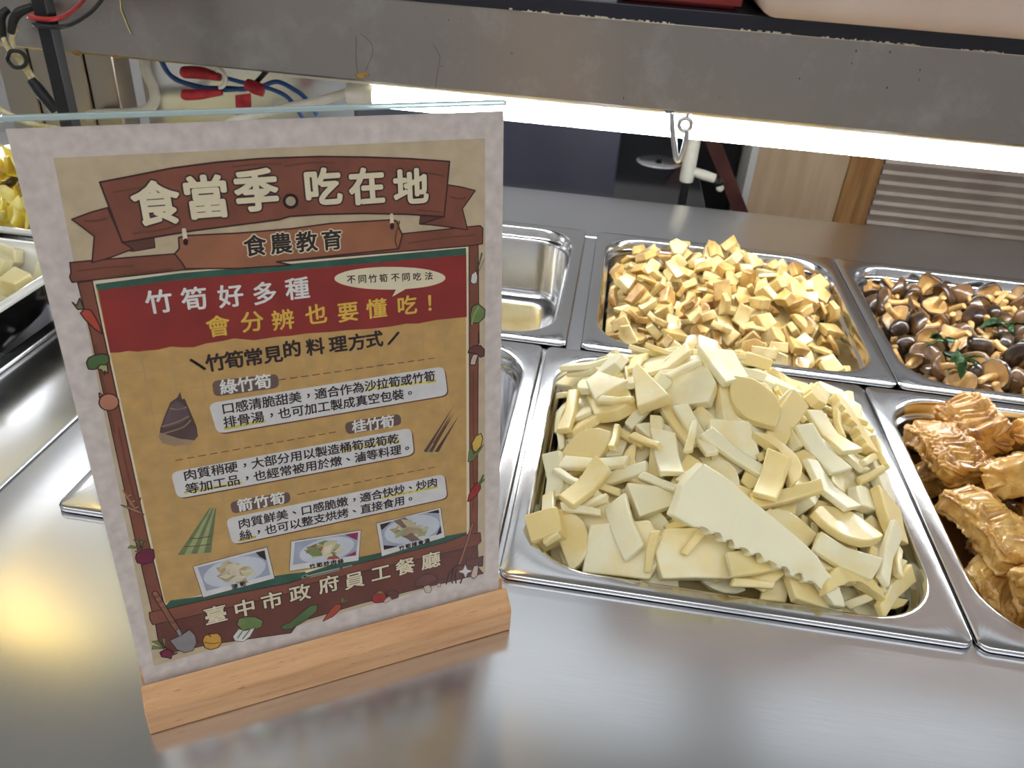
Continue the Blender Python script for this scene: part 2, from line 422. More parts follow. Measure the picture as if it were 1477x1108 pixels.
t = thing('serving_counter', 'neighbouring steel counter section left of the seam, with the white tray', 'counter', (-1.2, .4, FZ))
XL2, XR2 = -1.9, -.4262
b = bmesh.new(); 
for (x0, x1, y0, y1) in [(-1.50, -.545, .45, 1.05)]: pass
vs = {}; xs = [XL2+1.2, -.850+1.2, -.541+1.2, XR2+1.2]; ys = [YF-.4, .415-.4, 1.063-.4, YB-.4]
top = bmesh.new()
for i in range(4):
    for j in range(4): vs[i, j] = top.verts.new((xs[i], ys[j], -FZ))
for i in range(3):
    for j in range(3):
        if (i, j) != (1, 1): top.faces.new((vs[i, j], vs[i+1, j], vs[i+1, j+1], vs[i, j+1]))
ex = bmesh.ops.extrude_face_region(top, geom=list(top.faces))
for v in ex['geom']:
    if isinstance(v, bmesh.types.BMVert): v.co.z -= .03
bmesh.ops.recalc_face_normals(top, faces=top.faces)
eds = [e for e in top.edges if abs(e.verts[0].co.z+FZ) < 1e-6 and abs(e.verts[1].co.z+FZ) < 1e-6 and len(e.link_faces) == 2 and abs(e.link_faces[0].normal.dot(e.link_faces[1].normal)) < .5]
bmesh.ops.bevel(top, geom=eds, offset=.003, segments=3, profile=.5, affect='EDGES')
obj('countertop', top, M['counter'], t, auto=40)
sk = bmesh.new()
for a in [(XL2+1.22, XR2+1.196, YF-.37, YF-.355, .08, -.0305-FZ), (XL2+1.22, XR2+1.196, YB-.445, YB-.43, .08, -.0305-FZ), (XR2+1.18, XR2+1.196, YF-.355, YB-.445, .08, -.0305-FZ), (XL2+1.22, XL2+1.235, YF-.355, YB-.445, .08, -.0305-FZ)]: box(sk, *a)
obj('cabinet', sk, M['panel'], t)
obj('toe_kick', bx(XL2+1.25, XR2+1.15, YF-.32, YB-.48, 0, .08), M['dark'], t)

# ---------------------------------------------------------------- gastronorm pans
def rrect(x0, x1, y0, y1, r, n=10):
    p = []
    for cx, cy, a in ((x1-r, y1-r, 0), (x0+r, y1-r, 90), (x0+r, y0+r, 180), (x1-r, y0+r, 270)):
        p += arc(cx, cy, r, a, a+90, n)
    return p
def pan_bm(x0, x1, y0, y1, depth=.10):
    bm = bmesh.new(); loops = []
    prof = [(.0006, .008, .0006), (0, .008, .0014), (0, .008, .0036), (.0005, .0078, .0046), (.0016, .0075, .0051), (.0118, .054, .0051), (.0135, .053, .0048), (.0150, .052, .0034),
            (.0158, .051, -.0075), (.0168, .050, -.0095), (.0192, .049, -.0102), (.0202, .048, -.0115), (.0206, .047, -.015), (.0235, .045, -depth+.016), (.026, .043, -depth+.007), (.032, .039, -depth+.0015), (.042, .03, -depth)]
    for ins, r, z in prof:
        loops.append([bm.verts.new((x, y, z)) for x, y in rrect(x0+ins, x1-ins, y0+ins, y1-ins, r)])
    n = len(loops[0])
    for a, b in zip(loops, loops[1:]):
        for i in range(n): bm.faces.new((a[i], a[(i+1) % n], b[(i+1) % n], b[i]))
    bm.faces.new(loops[-1])
    return bm
PG = 'steel food pans set into the counter'
pans = {}
for key, (x0, x1, y0, y1), lab in [
    ('bamboo', (-.0407, .2802, .3957, .7278), 'stainless steel food pan heaped with pale bamboo shoot pieces'),
    ('yuba', (.2825, .6034, .3957, .7278), 'stainless steel food pan of brown braised bean curd rolls'),
    ('bare', (-.3700, -.0450, .3957, .7278), 'empty stainless steel food pan hidden partly behind the poster stand'),
    ('chunk', (-.0060, .3190, .7367, 1.0750), 'stainless steel food pan of amber diced vegetable in the back row'),
    ('mushroom', (.3200, .6450, .7367, 1.0750), 'stainless steel food pan of dark mushrooms in the back row'),
    ('oil', (-.3470, -.0220, .7367, 1.0750), 'empty stainless steel food pan with oily bottom in the back row')]:
    cx, cy = (x0+x1)/2, (y0+y1)/2
    o = obj('food_pan', pan_bm(x0-cx, x1-cx, y0-cy, y1-cy), M['pan'], smooth=True, auto=60); o.location = (cx, cy, 0)
    tag(o, lab, 'food pan', PG)
    pans[key] = o
def bmesh_ball(c, r, sub=2):
    bm = bmesh.new(); bmesh.ops.create_icosphere(bm, subdivisions=sub, radius=r, matrix=Matrix.Translation(c)); return bm
M['yellow_lamp'] = emit('yellow_lamp', (1, .74, .14, 1), 15)

# resting places of the food pieces: shape, x, y, z in tenths of a mm, rotation in milliradians
BAMBOO = [[13,1333,4707,102,-446,2878,560],[0,1303,6342,364,286,-490,-2090],[0,178,6747,-29,-3005,-508,-1131],[12,1423,6747,142,130,-446,-2283],[11,313,5022,75,-291,-104,2261],[4,1723,6027,324,3046,389,70],[11,58,6102,108,294,422,-2612],[11,1588,4902,174,-3103,59,-918],[9,2233,6282,109,3066,382,292],[13,973,4587,58,78,-2725,-1779],[13,538,6672,85,-443,336,1120],[12,2458,4767,-132,-372,322,-1602],[3,1468,5787,448,-120,-398,2906],[3,988,6162,464,284,437,2364],[2,1048,6942,34,660,133,3021],[1,1123,4392,22,-2723,492,-673],[8,118,5427,150,-2731,-181,-1132],[12,628,5427,258,2660,-61,1846],[10,1993,4602,-66,97,-2706,-784],[11,1948,5307,177,-415,-2674,32],[2,1978,5487,216,131,228,314],[9,823,6012,460,-442,2769,-1159],[9,-137,6057,96,-2253,-59,-1710],[4,673,4947,119,42,509,-2474],[3,1588,6567,245,178,-494,-2864],[9,2263,5622,131,2657,91,-1430],[12,2383,5862,73,321,-2817,-604],[5,1978,5307,261,-518,-123,-2167],[7,2128,5907,232,-75,201,-292],[4,1678,6057,405,-143,-2755,339],[0,958,5172,299,316,104,-584],[2,928,6207,553,121,483,2265],[12,1018,4602,165,-129,-205,2424],[4,328,6327,167,3113,-330,-287],[11,73,6672,80,226,-710,-904],[9,-2,4572,-151,-2811,228,-1558],[13,2233,5262,111,592,-9,1181],[0,1498,4557,71,-249,-2587,-701],[4,-17,6252,160,520,-276,-2095],[12,1543,5877,533,-78,396,-38],[5,748,6387,408,-625,-60,547],[10,1693,4197,-160,-2612,145,-150],[5,283,5442,262,163,-2957,-640],[8,1303,5382,421,-29,-2763,-713],[2,1153,5742,507,-36,-331,1973],[7,223,6597,214,157,3114,-412],[0,1708,5292,336,-2851,-418,583],[9,1768,5967,444,-98,724,-101],[12,1558,6912,96,-677,510,88],[11,2173,4932,93,-518,-2924,-63],[9,1558,4392,86,-193,2696,1335],[1,763,6882,115,2418,-104,-174],[1,1963,4287,-133,299,347,218],[2,388,6087,245,203,-289,-941],[2,493,5277,288,3091,-358,965],[2,1888,6552,167,-7,-337,-2473],[1,628,6027,432,-2890,-456,-700],[3,1393,4977,284,-3062,-42,217],[4,1108,5637,567,-289,-2703,-1613],[5,58,5637,238,255,-705,-878],[9,13,5862,227,-390,176,1829],[11,1693,6702,261,637,-3029,-332],[0,2143,6897,-54,-601,567,205],[4,403,5397,325,2926,7,1246],[3,1198,5667,650,132,-466,1961],[11,403,5907,352,909,226,-1419],[11,2383,4662,-31,-185,-135,2865],[12,1378,5982,631,-568,-193,-578],[12,1348,6132,624,-176,-2471,1584],[1,703,5262,408,-205,-2963,-767],[11,988,5472,509,618,-241,-549],[2,808,5667,469,138,362,-2348],[8,1723,4947,340,-480,-2909,1046],[2,1438,5517,562,-651,-189,-2314],[7,13,4917,-69,417,147,-1607],[10,2398,6897,-52,741,-2855,-492],[7,1273,6807,228,383,2795,-692],[5,973,6027,684,-228,150,2333],[0,268,5787,417,-470,179,1805],[6,523,4722,43,219,-259,144],[12,1933,4812,183,-503,2619,1188],[7,88,5232,243,-2925,-810,331],[12,313,6297,283,355,89,-2718],[5,1228,5232,518,175,695,-1253],[13,1378,4467,171,-2792,356,-1287],[3,508,4887,150,-246,391,-2772],[5,2128,5307,280,594,-199,1443],[10,2098,4542,-59,-163,2447,1941],[4,2458,6177,19,472,579,1352],[10,958,4917,327,-110,2787,1350],[1,1123,4917,354,2609,-240,1856],[9,508,6132,424,50,426,2324],[7,133,6162,346,363,-158,-1856],[0,838,5772,633,-513,2759,-328],[3,1993,6417,244,244,-108,2028],[12,2323,4842,104,-576,-2963,965],[13,403,6837,144,63,2489,-1227],[5,2233,6867,77,2480,265,-350],[11,-92,6492,145,-2477,-183,-1396],[1,1423,6447,470,-252,246,814],[7,2293,6417,93,688,-3092,-545],[3,1123,6567,376,508,-234,-1785],[4,2323,5907,273,-292,-2995,937],[10,2548,5277,-107,2613,301,-1482],[11,328,4662,91,191,2561,1368],[2,538,5022,320,-275,-112,2017],[2,2398,6702,65,-453,-232,-2009],[6,1573,5082,413,-149,3004,605],[7,43,4872,34,2735,-112,1588],[13,208,4527,36,-128,732,-2353],[11,2503,5907,242,173,-2565,-545],[3,1693,6387,357,-2798,262,806],[10,1033,6792,294,2749,243,1023],[5,1798,4317,50,-300,-306,3051],[9,2233,4347,-133,-266,-2494,-437],[12,1168,5907,808,119,-2980,-1215],[3,1213,4587,276,-327,-109,2569],[10,2218,4587,103,-357,-3096,-655],[10,1228,4272,94,-820,2629,40],[1,2518,6612,98,525,-440,1645],[4,1423,4767,361,-235,-264,-3006],[4,328,4947,265,396,-506,57],[4,583,5652,532,32,569,-2122],[5,598,4557,91,-2605,303,-929],[11,763,6522,452,-224,-707,-662],[5,1918,6762,251,177,-681,-2712],[1,1588,6882,264,-26,-2405,1352],[12,703,4287,-5,-308,-792,2057],[0,943,4332,154,644,-77,216],[3,703,4737,292,-2762,-1,302],[10,2023,5727,305,-52,-244,1604],[9,1828,6207,382,666,-303,2021],[4,643,5172,416,-481,-406,1684],[9,688,6357,515,-225,-641,-133],[1,1903,5922,464,-292,-2533,270],[11,2398,5562,171,674,-2701,-1230],[3,1693,5547,550,-536,262,-1423],[13,448,4347,93,758,-208,-82],[11,1993,4647,172,75,-655,1914],[2,1963,5697,393,-95,63,-2368],[12,748,6792,281,204,3026,-353],[12,2263,6447,202,2586,40,-776],[10,1078,7032,-30,2504,-220,132],[12,2503,5472,179,-2339,-118,1570],[2,1798,4452,173,3023,225,-117],[4,808,5427,506,117,69,-1087],[1,43,4437,25,-494,-2853,-1110],[1,2308,5097,211,493,554,648],[2,2278,4452,-5,-2728,596,-264],[10,-2,4947,100,-2485,129,-1498],[9,1303,6372,563,-223,505,1485],[11,913,4902,397,-2862,-91,-761],[10,1933,5652,450,-145,-2956,1247],[9,2218,5982,287,-317,-492,-1756],[12,1963,6357,393,349,48,1763],[10,148,6972,30,2673,-718,-386],[10,988,6912,198,-485,589,1176],[12,2488,5022,142,-2412,-202,1582],[10,1828,4587,190,-67,-339,1695],[10,1618,6192,471,315,-239,2282],[1,1693,6282,511,2824,-7,-758],[10,1123,6267,555,-230,-644,-1086],[10,883,4557,236,-462,3017,273],[10,-152,5787,165,-2524,328,-1714],[9,-107,5052,66,-805,-197,1763],[4,2293,6627,215,352,191,1936],[1,493,6957,176,-770,279,481],[10,1738,4632,206,149,-423,1550],[9,733,5052,450,172,142,-1333],[10,943,6567,463,428,2682,-1262],[9,1243,6972,207,-684,-130,-30],[4,2413,4437,-34,-866,69,-2181],[10,-152,4647,-240,-653,-172,1718],[9,1138,6882,319,-364,54,498],[4,178,5067,273,214,-358,-171],[9,2353,6087,284,218,-360,-2786],[4,418,6057,490,-274,288,1670],[10,-122,5517,179,-2775,218,-1495],[4,2128,5577,405,-228,353,-755],[10,-107,6777,-114,-529,35,1266],[4,943,5307,554,255,132,-1059],[4,-77,5727,271,-550,-72,1548],[4,553,6552,379,592,10,-2462],[10,2173,4302,-3,-2334,-387,317],[10,1018,6582,455,2792,-383,-1262],[10,1528,5352,416,-315,353,-2091],[10,58,6867,33,-189,-768,-462],[10,1393,5682,619,-429,-2689,-639],[10,1348,4197,88,667,-21,170],[10,-107,4422,-179,-2568,-147,-1020],[4,1228,5112,524,365,266,-417],[10,268,4842,232,-682,-3042,-233],[10,1993,5052,308,-39,-189,2109],[10,1933,5817,482,155,81,593],[10,1873,7017,32,481,93,3085],[10,1738,6972,138,-234,496,1019],[10,1588,4647,285,-246,-2551,-323],[10,1753,4272,128,-724,-192,-3022],[10,1543,6147,611,-474,-100,-1075],[10,448,5307,393,538,-134,-694],[10,2473,4662,59,-528,93,-1719],[10,-122,6777,-31,-639,179,1091],[10,-47,6792,78,2562,40,1039],[10,1003,6402,553,-115,117,1397],[9,1378,4302,179,-372,81,-2658],[10,1123,6387,555,242,-477,-1662],[10,2158,6432,335,2748,25,-1600],[10,838,6987,129,431,516,2286],[10,2248,5607,338,389,6,2219],[10,1498,5217,464,660,327,907],[2,1558,5082,541,79,-2918,-1049],[3,538,5727,640,-498,-77,1934],[10,208,6477,323,2858,-147,136],[10,2053,5382,443,-101,-2597,-653],[9,403,4437,240,-2367,271,-1281],[9,1903,5322,485,-75,-378,2395],[10,298,6117,491,-106,2698,-1613],[10,2233,4497,136,-189,368,-1600],[7,1543,4497,328,-409,-238,-2739],[10,898,5172,580,2981,-348,1317],[10,2368,5487,390,-697,-2840,891],[10,1513,6897,382,-486,-749,-1316],[9,658,6912,307,-592,-71,80],[10,1753,5682,644,516,-158,1724],[7,2038,4707,292,9,-253,-3096],[9,2413,6237,304,-160,-147,-1636],[10,1933,6147,518,531,183,1813],[10,313,5232,422,-465,-39,1517],[10,298,5622,539,353,-346,-240],[9,2023,5547,501,83,-226,2305],[2,2023,4257,138,409,227,306],[10,628,4242,211,81,2037,1312],[10,343,6777,300,-39,-12,280],[4,1573,4782,444,292,-207,404],[9,733,6132,637,381,527,-2675],[9,808,6702,442,608,80,3066],[4,-107,4572,118,2582,24,1661],[10,163,4647,212,-17,-504,158],[9,1498,4872,497,252,209,-1810],[10,298,6357,438,858,128,-2415],[10,1618,5667,702,-462,2648,723],[10,658,4797,395,512,-155,-444],[10,973,7002,237,-458,-1028,-1267],[9,1168,6327,672,336,338,2170],[10,-17,6372,308,-318,519,2771],[10,2353,5352,313,88,-124,745],[9,1648,5502,617,-454,660,-2043],[11,193,5832,506,-354,176,2387],[6,2293,5877,440,-2551,-199,1894],[6,2023,6132,531,-501,-360,-1966],[10,2518,5712,301,677,-492,1946],[4,1048,4677,407,805,219,-563],[9,1978,4407,231,-329,-227,3064],[10,2158,5802,476,-729,273,-1475],[10,-2,4947,188,9,-113,-619],[10,223,6912,212,-194,-787,-656],[7,1393,5577,713,-298,-272,2185],[4,2353,4602,173,-705,223,-1905],[10,943,4362,286,-519,2758,853],[11,223,6162,528,163,-878,-404],[10,823,5847,780,-3077,-458,289],[10,103,4572,200,-2622,-50,-212],[10,553,5172,485,505,-288,-701],[9,2413,6567,294,36,-2553,-54],[9,148,4782,257,185,291,-2077],[3,1468,6507,603,225,-2679,867],[9,1933,5022,384,-214,428,-682],[4,463,6417,489,445,-2892,1325],[9,1048,6312,735,125,299,1590],[4,58,6402,388,-321,-404,-111]]
CHUNK = [[1,2580,7892,-425,-373,9,-2255],[4,1695,8207,-162,225,-2968,-802],[0,720,9947,-103,2603,-141,1529],[5,495,9602,-106,-127,-85,2316],[3,1050,9587,-62,-144,-3131,-955],[0,855,8732,-95,182,-28,-1850],[4,1425,9407,-35,60,-3085,518],[4,1470,9137,-14,-434,-3052,129],[2,2655,8867,-164,160,307,769],[5,720,9812,-40,3057,715,-633],[4,555,9002,-130,-13,3042,-181],[1,2460,8912,-133,-258,-326,-1595],[3,1530,9932,-54,2586,7,-432],[1,2055,7937,-266,-2877,438,-1288],[4,1695,8852,-62,70,-3057,1020],[2,2235,9587,-65,153,-248,-2705],[2,990,8432,-106,-450,-108,2747],[0,675,8717,-72,-1471,-371,707],[3,315,9107,-168,-39,488,2993],[2,1500,10382,-89,294,88,2248],[0,495,8087,-295,-3006,-464,840],[4,600,8792,17,-830,63,1566],[0,1530,8852,-41,-299,256,1832],[3,2520,9482,-130,120,329,733],[3,2355,10457,-173,-1351,654,-8],[3,2490,9422,-24,116,89,-85],[3,705,8057,-267,-268,-179,1678],[1,420,10187,-187,-248,2819,-832],[3,1620,9827,37,-93,1028,-1835],[2,1380,8867,39,222,433,-2152],[1,2535,8762,-59,455,-2278,-1630],[5,240,9017,-153,-982,-775,1805],[2,1875,8792,-36,436,-2776,-540],[0,300,8147,-317,-275,456,1590],[4,1245,10427,-92,419,-2776,-457],[2,1350,10082,-44,-3120,-94,-737],[2,2190,10247,-125,138,-258,-2045],[0,795,9047,-94,-43,131,2950],[1,1920,10007,-44,184,-2720,-605],[0,1815,9182,2,-3000,345,-1220],[0,885,8927,-3,804,-675,1625],[0,2265,8027,-244,-2701,-149,937],[0,2850,9557,-181,1417,-189,2246],[2,2790,8687,-222,108,190,2],[0,2130,8672,-105,-96,207,-1336],[3,2445,9692,-128,-12,-2789,916],[4,2670,10262,-276,-301,124,-631],[4,2025,8912,-48,123,545,932],[1,1230,10082,57,441,2336,482],[1,2040,7982,-157,-89,2831,-228],[4,450,9827,-162,-98,171,-266],[2,960,10337,-119,3092,-294,-680],[3,2235,10127,-48,-1778,-21,-308],[1,1545,8627,-68,-2830,-40,661],[0,2190,7772,-340,224,770,-588],[0,2340,9722,-4,565,2868,-861],[0,2475,8192,-237,-848,-3033,698],[0,1170,9587,46,2994,799,614],[2,2115,8102,-71,-696,-205,-259],[2,915,7712,-308,-496,781,-2197],[1,705,8417,-200,256,-84,-191],[0,2445,8837,74,-2765,-511,-1230],[1,1050,10262,-13,199,-2349,-1120],[4,1560,8492,-60,-3085,559,-946],[1,1470,9347,11,107,116,357],[1,1740,9452,-25,48,-3022,-677],[4,2250,8252,-159,-2124,-246,2209],[3,1095,8762,-54,-707,32,2582],[4,1950,7922,-135,-207,16,2248],[0,2550,10157,-171,131,-105,-2556],[1,1620,7862,-256,-2471,-186,320],[4,480,9932,-119,-84,-2207,1002],[1,1260,8372,-128,-174,2967,1005],[0,2640,9662,-130,-334,-2430,1121],[4,1245,9182,-31,369,242,-1004],[2,705,10187,-106,-309,163,285],[1,1890,8072,-82,446,-2547,1542],[5,885,7847,-176,597,431,1835],[1,2820,9572,-2,-442,-2909,-552],[1,2070,8447,-110,-792,2602,633],[3,2145,9137,-92,271,-2963,-1088],[4,2385,8042,-191,779,-233,1009],[5,2550,8522,-206,201,232,151],[2,1335,7907,-221,393,392,-931],[3,1770,8087,-35,1787,2149,55],[4,2640,9887,-172,285,-2798,-216],[5,900,9182,-65,376,2472,-630],[0,1260,7727,-235,-789,2185,101],[2,1245,8672,13,-2465,703,202],[5,405,8702,-173,-234,112,1315],[4,1890,9827,-53,-361,-3086,-866],[5,2700,9272,-161,240,-292,2041],[3,255,8462,-255,-795,-431,1667],[4,1470,9887,69,203,2133,1597],[3,2265,8462,-119,2847,814,-843],[4,975,9782,-53,266,-465,-2366],[5,1470,10187,11,243,913,1672],[5,1305,8537,72,363,790,-1509],[2,2340,9407,79,-139,-10,1522],[1,2040,9722,-35,-421,-541,2687],[0,975,9842,18,-161,-397,-1231],[5,1215,8237,-92,-593,-388,2133],[3,585,8462,-129,440,2849,-366],[2,1125,10112,100,934,-124,-1961],[1,1170,8027,-209,319,25,-2117],[5,2040,8552,6,-79,-747,-846],[2,1950,10172,-1,2141,-1105,-1218],[0,1140,9287,24,-281,581,1886],[2,855,8522,-11,-2536,-208,-1777],[5,1620,8897,91,-101,825,1299],[0,2040,7802,-64,-395,-2356,-298],[5,480,9017,-44,302,17,-538],[2,1845,8432,-110,88,-2777,-1740],[0,2415,9557,151,463,-2884,-599],[5,375,8627,-101,-3104,13,742],[4,255,9242,-129,-830,868,1618],[1,2880,9887,-124,1692,-1256,-956],[1,2760,8012,-406,-45,359,-509],[3,1170,8972,-17,286,-296,1627],[1,345,8372,-206,29,-682,-2804],[4,1020,9692,143,-1792,-1844,582],[3,1845,8387,13,-130,255,-2752],[1,420,8447,-55,252,2614,538],[5,2130,9407,-73,2598,-103,1756],[2,1125,7712,-167,3141,-892,-144],[2,1275,9872,101,-118,593,2024],[0,2625,9332,11,747,-90,309],[5,1905,9227,84,-261,-2192,497],[3,2340,8552,-44,-646,-2498,951],[3,300,9167,20,320,-3012,-1331],[3,885,8207,-195,5,383,-2671],[5,2640,9167,-108,-1998,-1053,826],[4,1875,8642,62,439,559,-2226],[5,585,8132,-180,-120,64,-2304],[4,2205,9512,93,-684,646,1900],[3,1830,9452,32,3090,-176,1402],[3,1830,10247,87,858,812,-3018],[1,2670,9947,-109,2804,-166,-1723],[3,495,8822,42,48,752,-2323],[4,1830,8192,73,82,571,1482],[3,2655,7952,-283,163,-101,145],[0,2460,9242,132,181,-2541,-1401],[5,1785,9527,140,-2,383,-2619],[0,1380,7847,-95,-629,-2604,-898],[3,2775,8402,-321,47,-2763,-1368],[0,2820,9782,48,-2599,320,-1121],[3,2850,7937,-269,-805,1697,2096],[2,2625,9482,96,2193,-186,101],[5,1005,9962,102,-316,-717,-701],[0,840,9302,-37,-475,-108,202],[3,2415,8402,-132,-428,2948,744],[3,315,8147,-177,56,426,2981],[4,2055,7697,-50,150,-1210,1585],[2,990,7862,-106,372,517,1308],[1,1065,9062,57,2207,-767,683],[1,1935,9977,46,136,-2896,-50],[1,1500,9242,86,437,226,-246],[3,2040,9482,24,-421,-2766,-1190],[2,645,9257,-44,-45,1863,-279],[0,1560,9002,129,2437,-116,819],[2,2340,8942,116,-1197,-239,633],[2,2085,10307,10,377,646,2785],[4,630,9182,101,2942,161,-302],[3,2895,8972,-227,-513,-60,-1657],[2,1920,8627,206,2861,42,637],[3,1845,7877,-68,-83,2367,765],[0,1065,8597,13,-2288,556,-1697],[1,1200,8087,-103,-408,374,3068],[3,2070,8972,27,-328,-118,-1419],[2,255,9947,-154,970,-137,-1700],[3,765,10427,-121,324,1773,-131],[1,1380,9632,3,-26,2819,-1228],[2,435,9437,-132,404,2714,1249],[2,2025,9197,129,-2234,-366,1347],[1,255,9407,62,2377,-4,1544],[3,450,9407,10,-392,-209,1665],[3,1830,10127,164,-2593,141,-1236],[4,2550,9662,71,876,933,2026],[2,1740,10292,229,1183,2360,183],[1,1080,10247,169,2838,-836,-889],[4,1320,9062,89,441,260,2073],[4,2475,10247,-114,-494,-173,269],[1,945,8312,-62,25,445,-1488],[2,1950,8342,106,-341,-2547,-616],[4,2490,10142,-20,-2777,283,-1619],[2,1875,9407,179,-508,1488,-1060],[2,2430,10322,-2,2287,605,1275],[4,450,7892,-374,-2342,254,-574],[1,2385,7772,-341,-1585,-358,1373],[3,1185,7862,-64,228,2650,-973],[4,780,9992,12,-3139,700,-165],[3,1425,10112,143,2715,54,-1694],[1,2580,9002,-89,508,130,2643],[4,840,9992,109,81,2892,-1220],[0,690,9722,19,474,-807,1173],[3,2745,7847,-267,150,-2077,-1972],[0,1410,8117,-109,-1474,-892,-1643],[1,795,9032,85,155,-1133,-373],[3,840,7922,-79,-938,685,1725],[4,855,9527,-85,219,-199,-852],[2,2550,9977,20,-475,2813,974],[0,735,8222,-116,-780,-216,-1561],[1,1680,8672,49,-60,-2797,867],[0,960,8087,-49,2929,93,197],[0,630,10067,97,-2974,-776,-659],[2,2580,9062,50,3002,530,633],[0,1815,9692,176,2472,44,476],[1,1530,8612,129,2660,1632,-212],[4,2115,8222,30,-2441,329,953],[5,1800,9947,122,-3077,-62,-340],[4,1650,10397,69,-74,1679,1986],[4,435,10307,-133,2386,-429,60],[1,750,8237,16,488,-351,2928],[4,2160,9632,124,-364,-457,-623],[4,1500,9812,133,78,2312,732],[5,2295,10172,78,-614,157,-2313],[1,645,7847,-307,-185,-2653,-640],[1,1785,7862,22,755,-227,-31],[2,1710,9782,240,2881,-983,-143],[1,1440,9527,79,110,-70,2135],[5,2235,7697,-217,-147,-308,2388],[5,1155,8387,-28,2584,77,677],[0,2340,8162,-49,-2864,46,1653],[3,2730,10097,-79,207,-314,2700],[0,1500,10067,207,602,-540,1976],[2,360,8222,-45,-274,-745,-228],[2,375,9002,103,279,417,-655],[0,2415,9917,63,-416,-1200,866],[1,1725,8522,69,-296,1057,-1939],[5,2415,8627,47,120,617,-531],[0,2535,9782,186,-650,-2641,534],[4,2745,9107,-16,897,984,1280],[2,2640,10337,-92,1659,498,-1082],[1,780,9512,-28,-204,135,2269],[3,2190,9272,101,-154,146,-800],[0,1980,8792,236,-1117,-669,-1050],[4,1650,7742,-79,1339,4,-287],[2,750,7742,-257,-1380,1869,-1106],[5,1320,9587,190,392,-148,353],[0,1485,8762,252,556,2164,1809],[3,1890,7712,40,-2310,-61,-236],[0,1560,8192,-36,-479,-2847,-937],[1,1440,8192,55,518,-7,2253],[2,570,9407,112,723,-483,-3078],[0,2670,7877,-126,-563,-235,2132],[2,1590,9557,187,83,-4,649],[0,1275,8267,108,607,101,-2334],[3,1275,7697,-10,1221,815,580],[2,540,10397,-33,-435,784,1377],[2,2220,8822,225,74,801,-2629],[1,435,8042,-112,-878,-781,2595],[3,2850,10142,-53,692,640,1791],[5,2670,8267,-276,-108,-491,1120],[2,2715,8162,-212,-430,198,-2607],[4,1020,10082,209,-532,-272,2488],[1,1140,8207,176,2355,104,1667],[4,2685,8402,-185,328,-3057,-173],[5,480,8297,29,184,-668,-2804],[0,600,9782,151,-475,-85,995],[2,1950,9887,202,90,-2396,-741],[4,2835,8537,-166,2663,792,-796],[2,2145,8957,293,220,2204,-564],[2,960,9392,114,-245,136,-1271],[1,1470,10352,102,486,1136,-2320],[1,2865,9002,26,578,1716,-2195],[0,2820,8762,-87,-13,-2948,202],[3,705,9272,161,563,576,890],[3,960,9317,207,-2707,445,-967],[1,1080,8327,215,484,-2169,2041],[4,1665,9362,157,2567,136,-1862]]
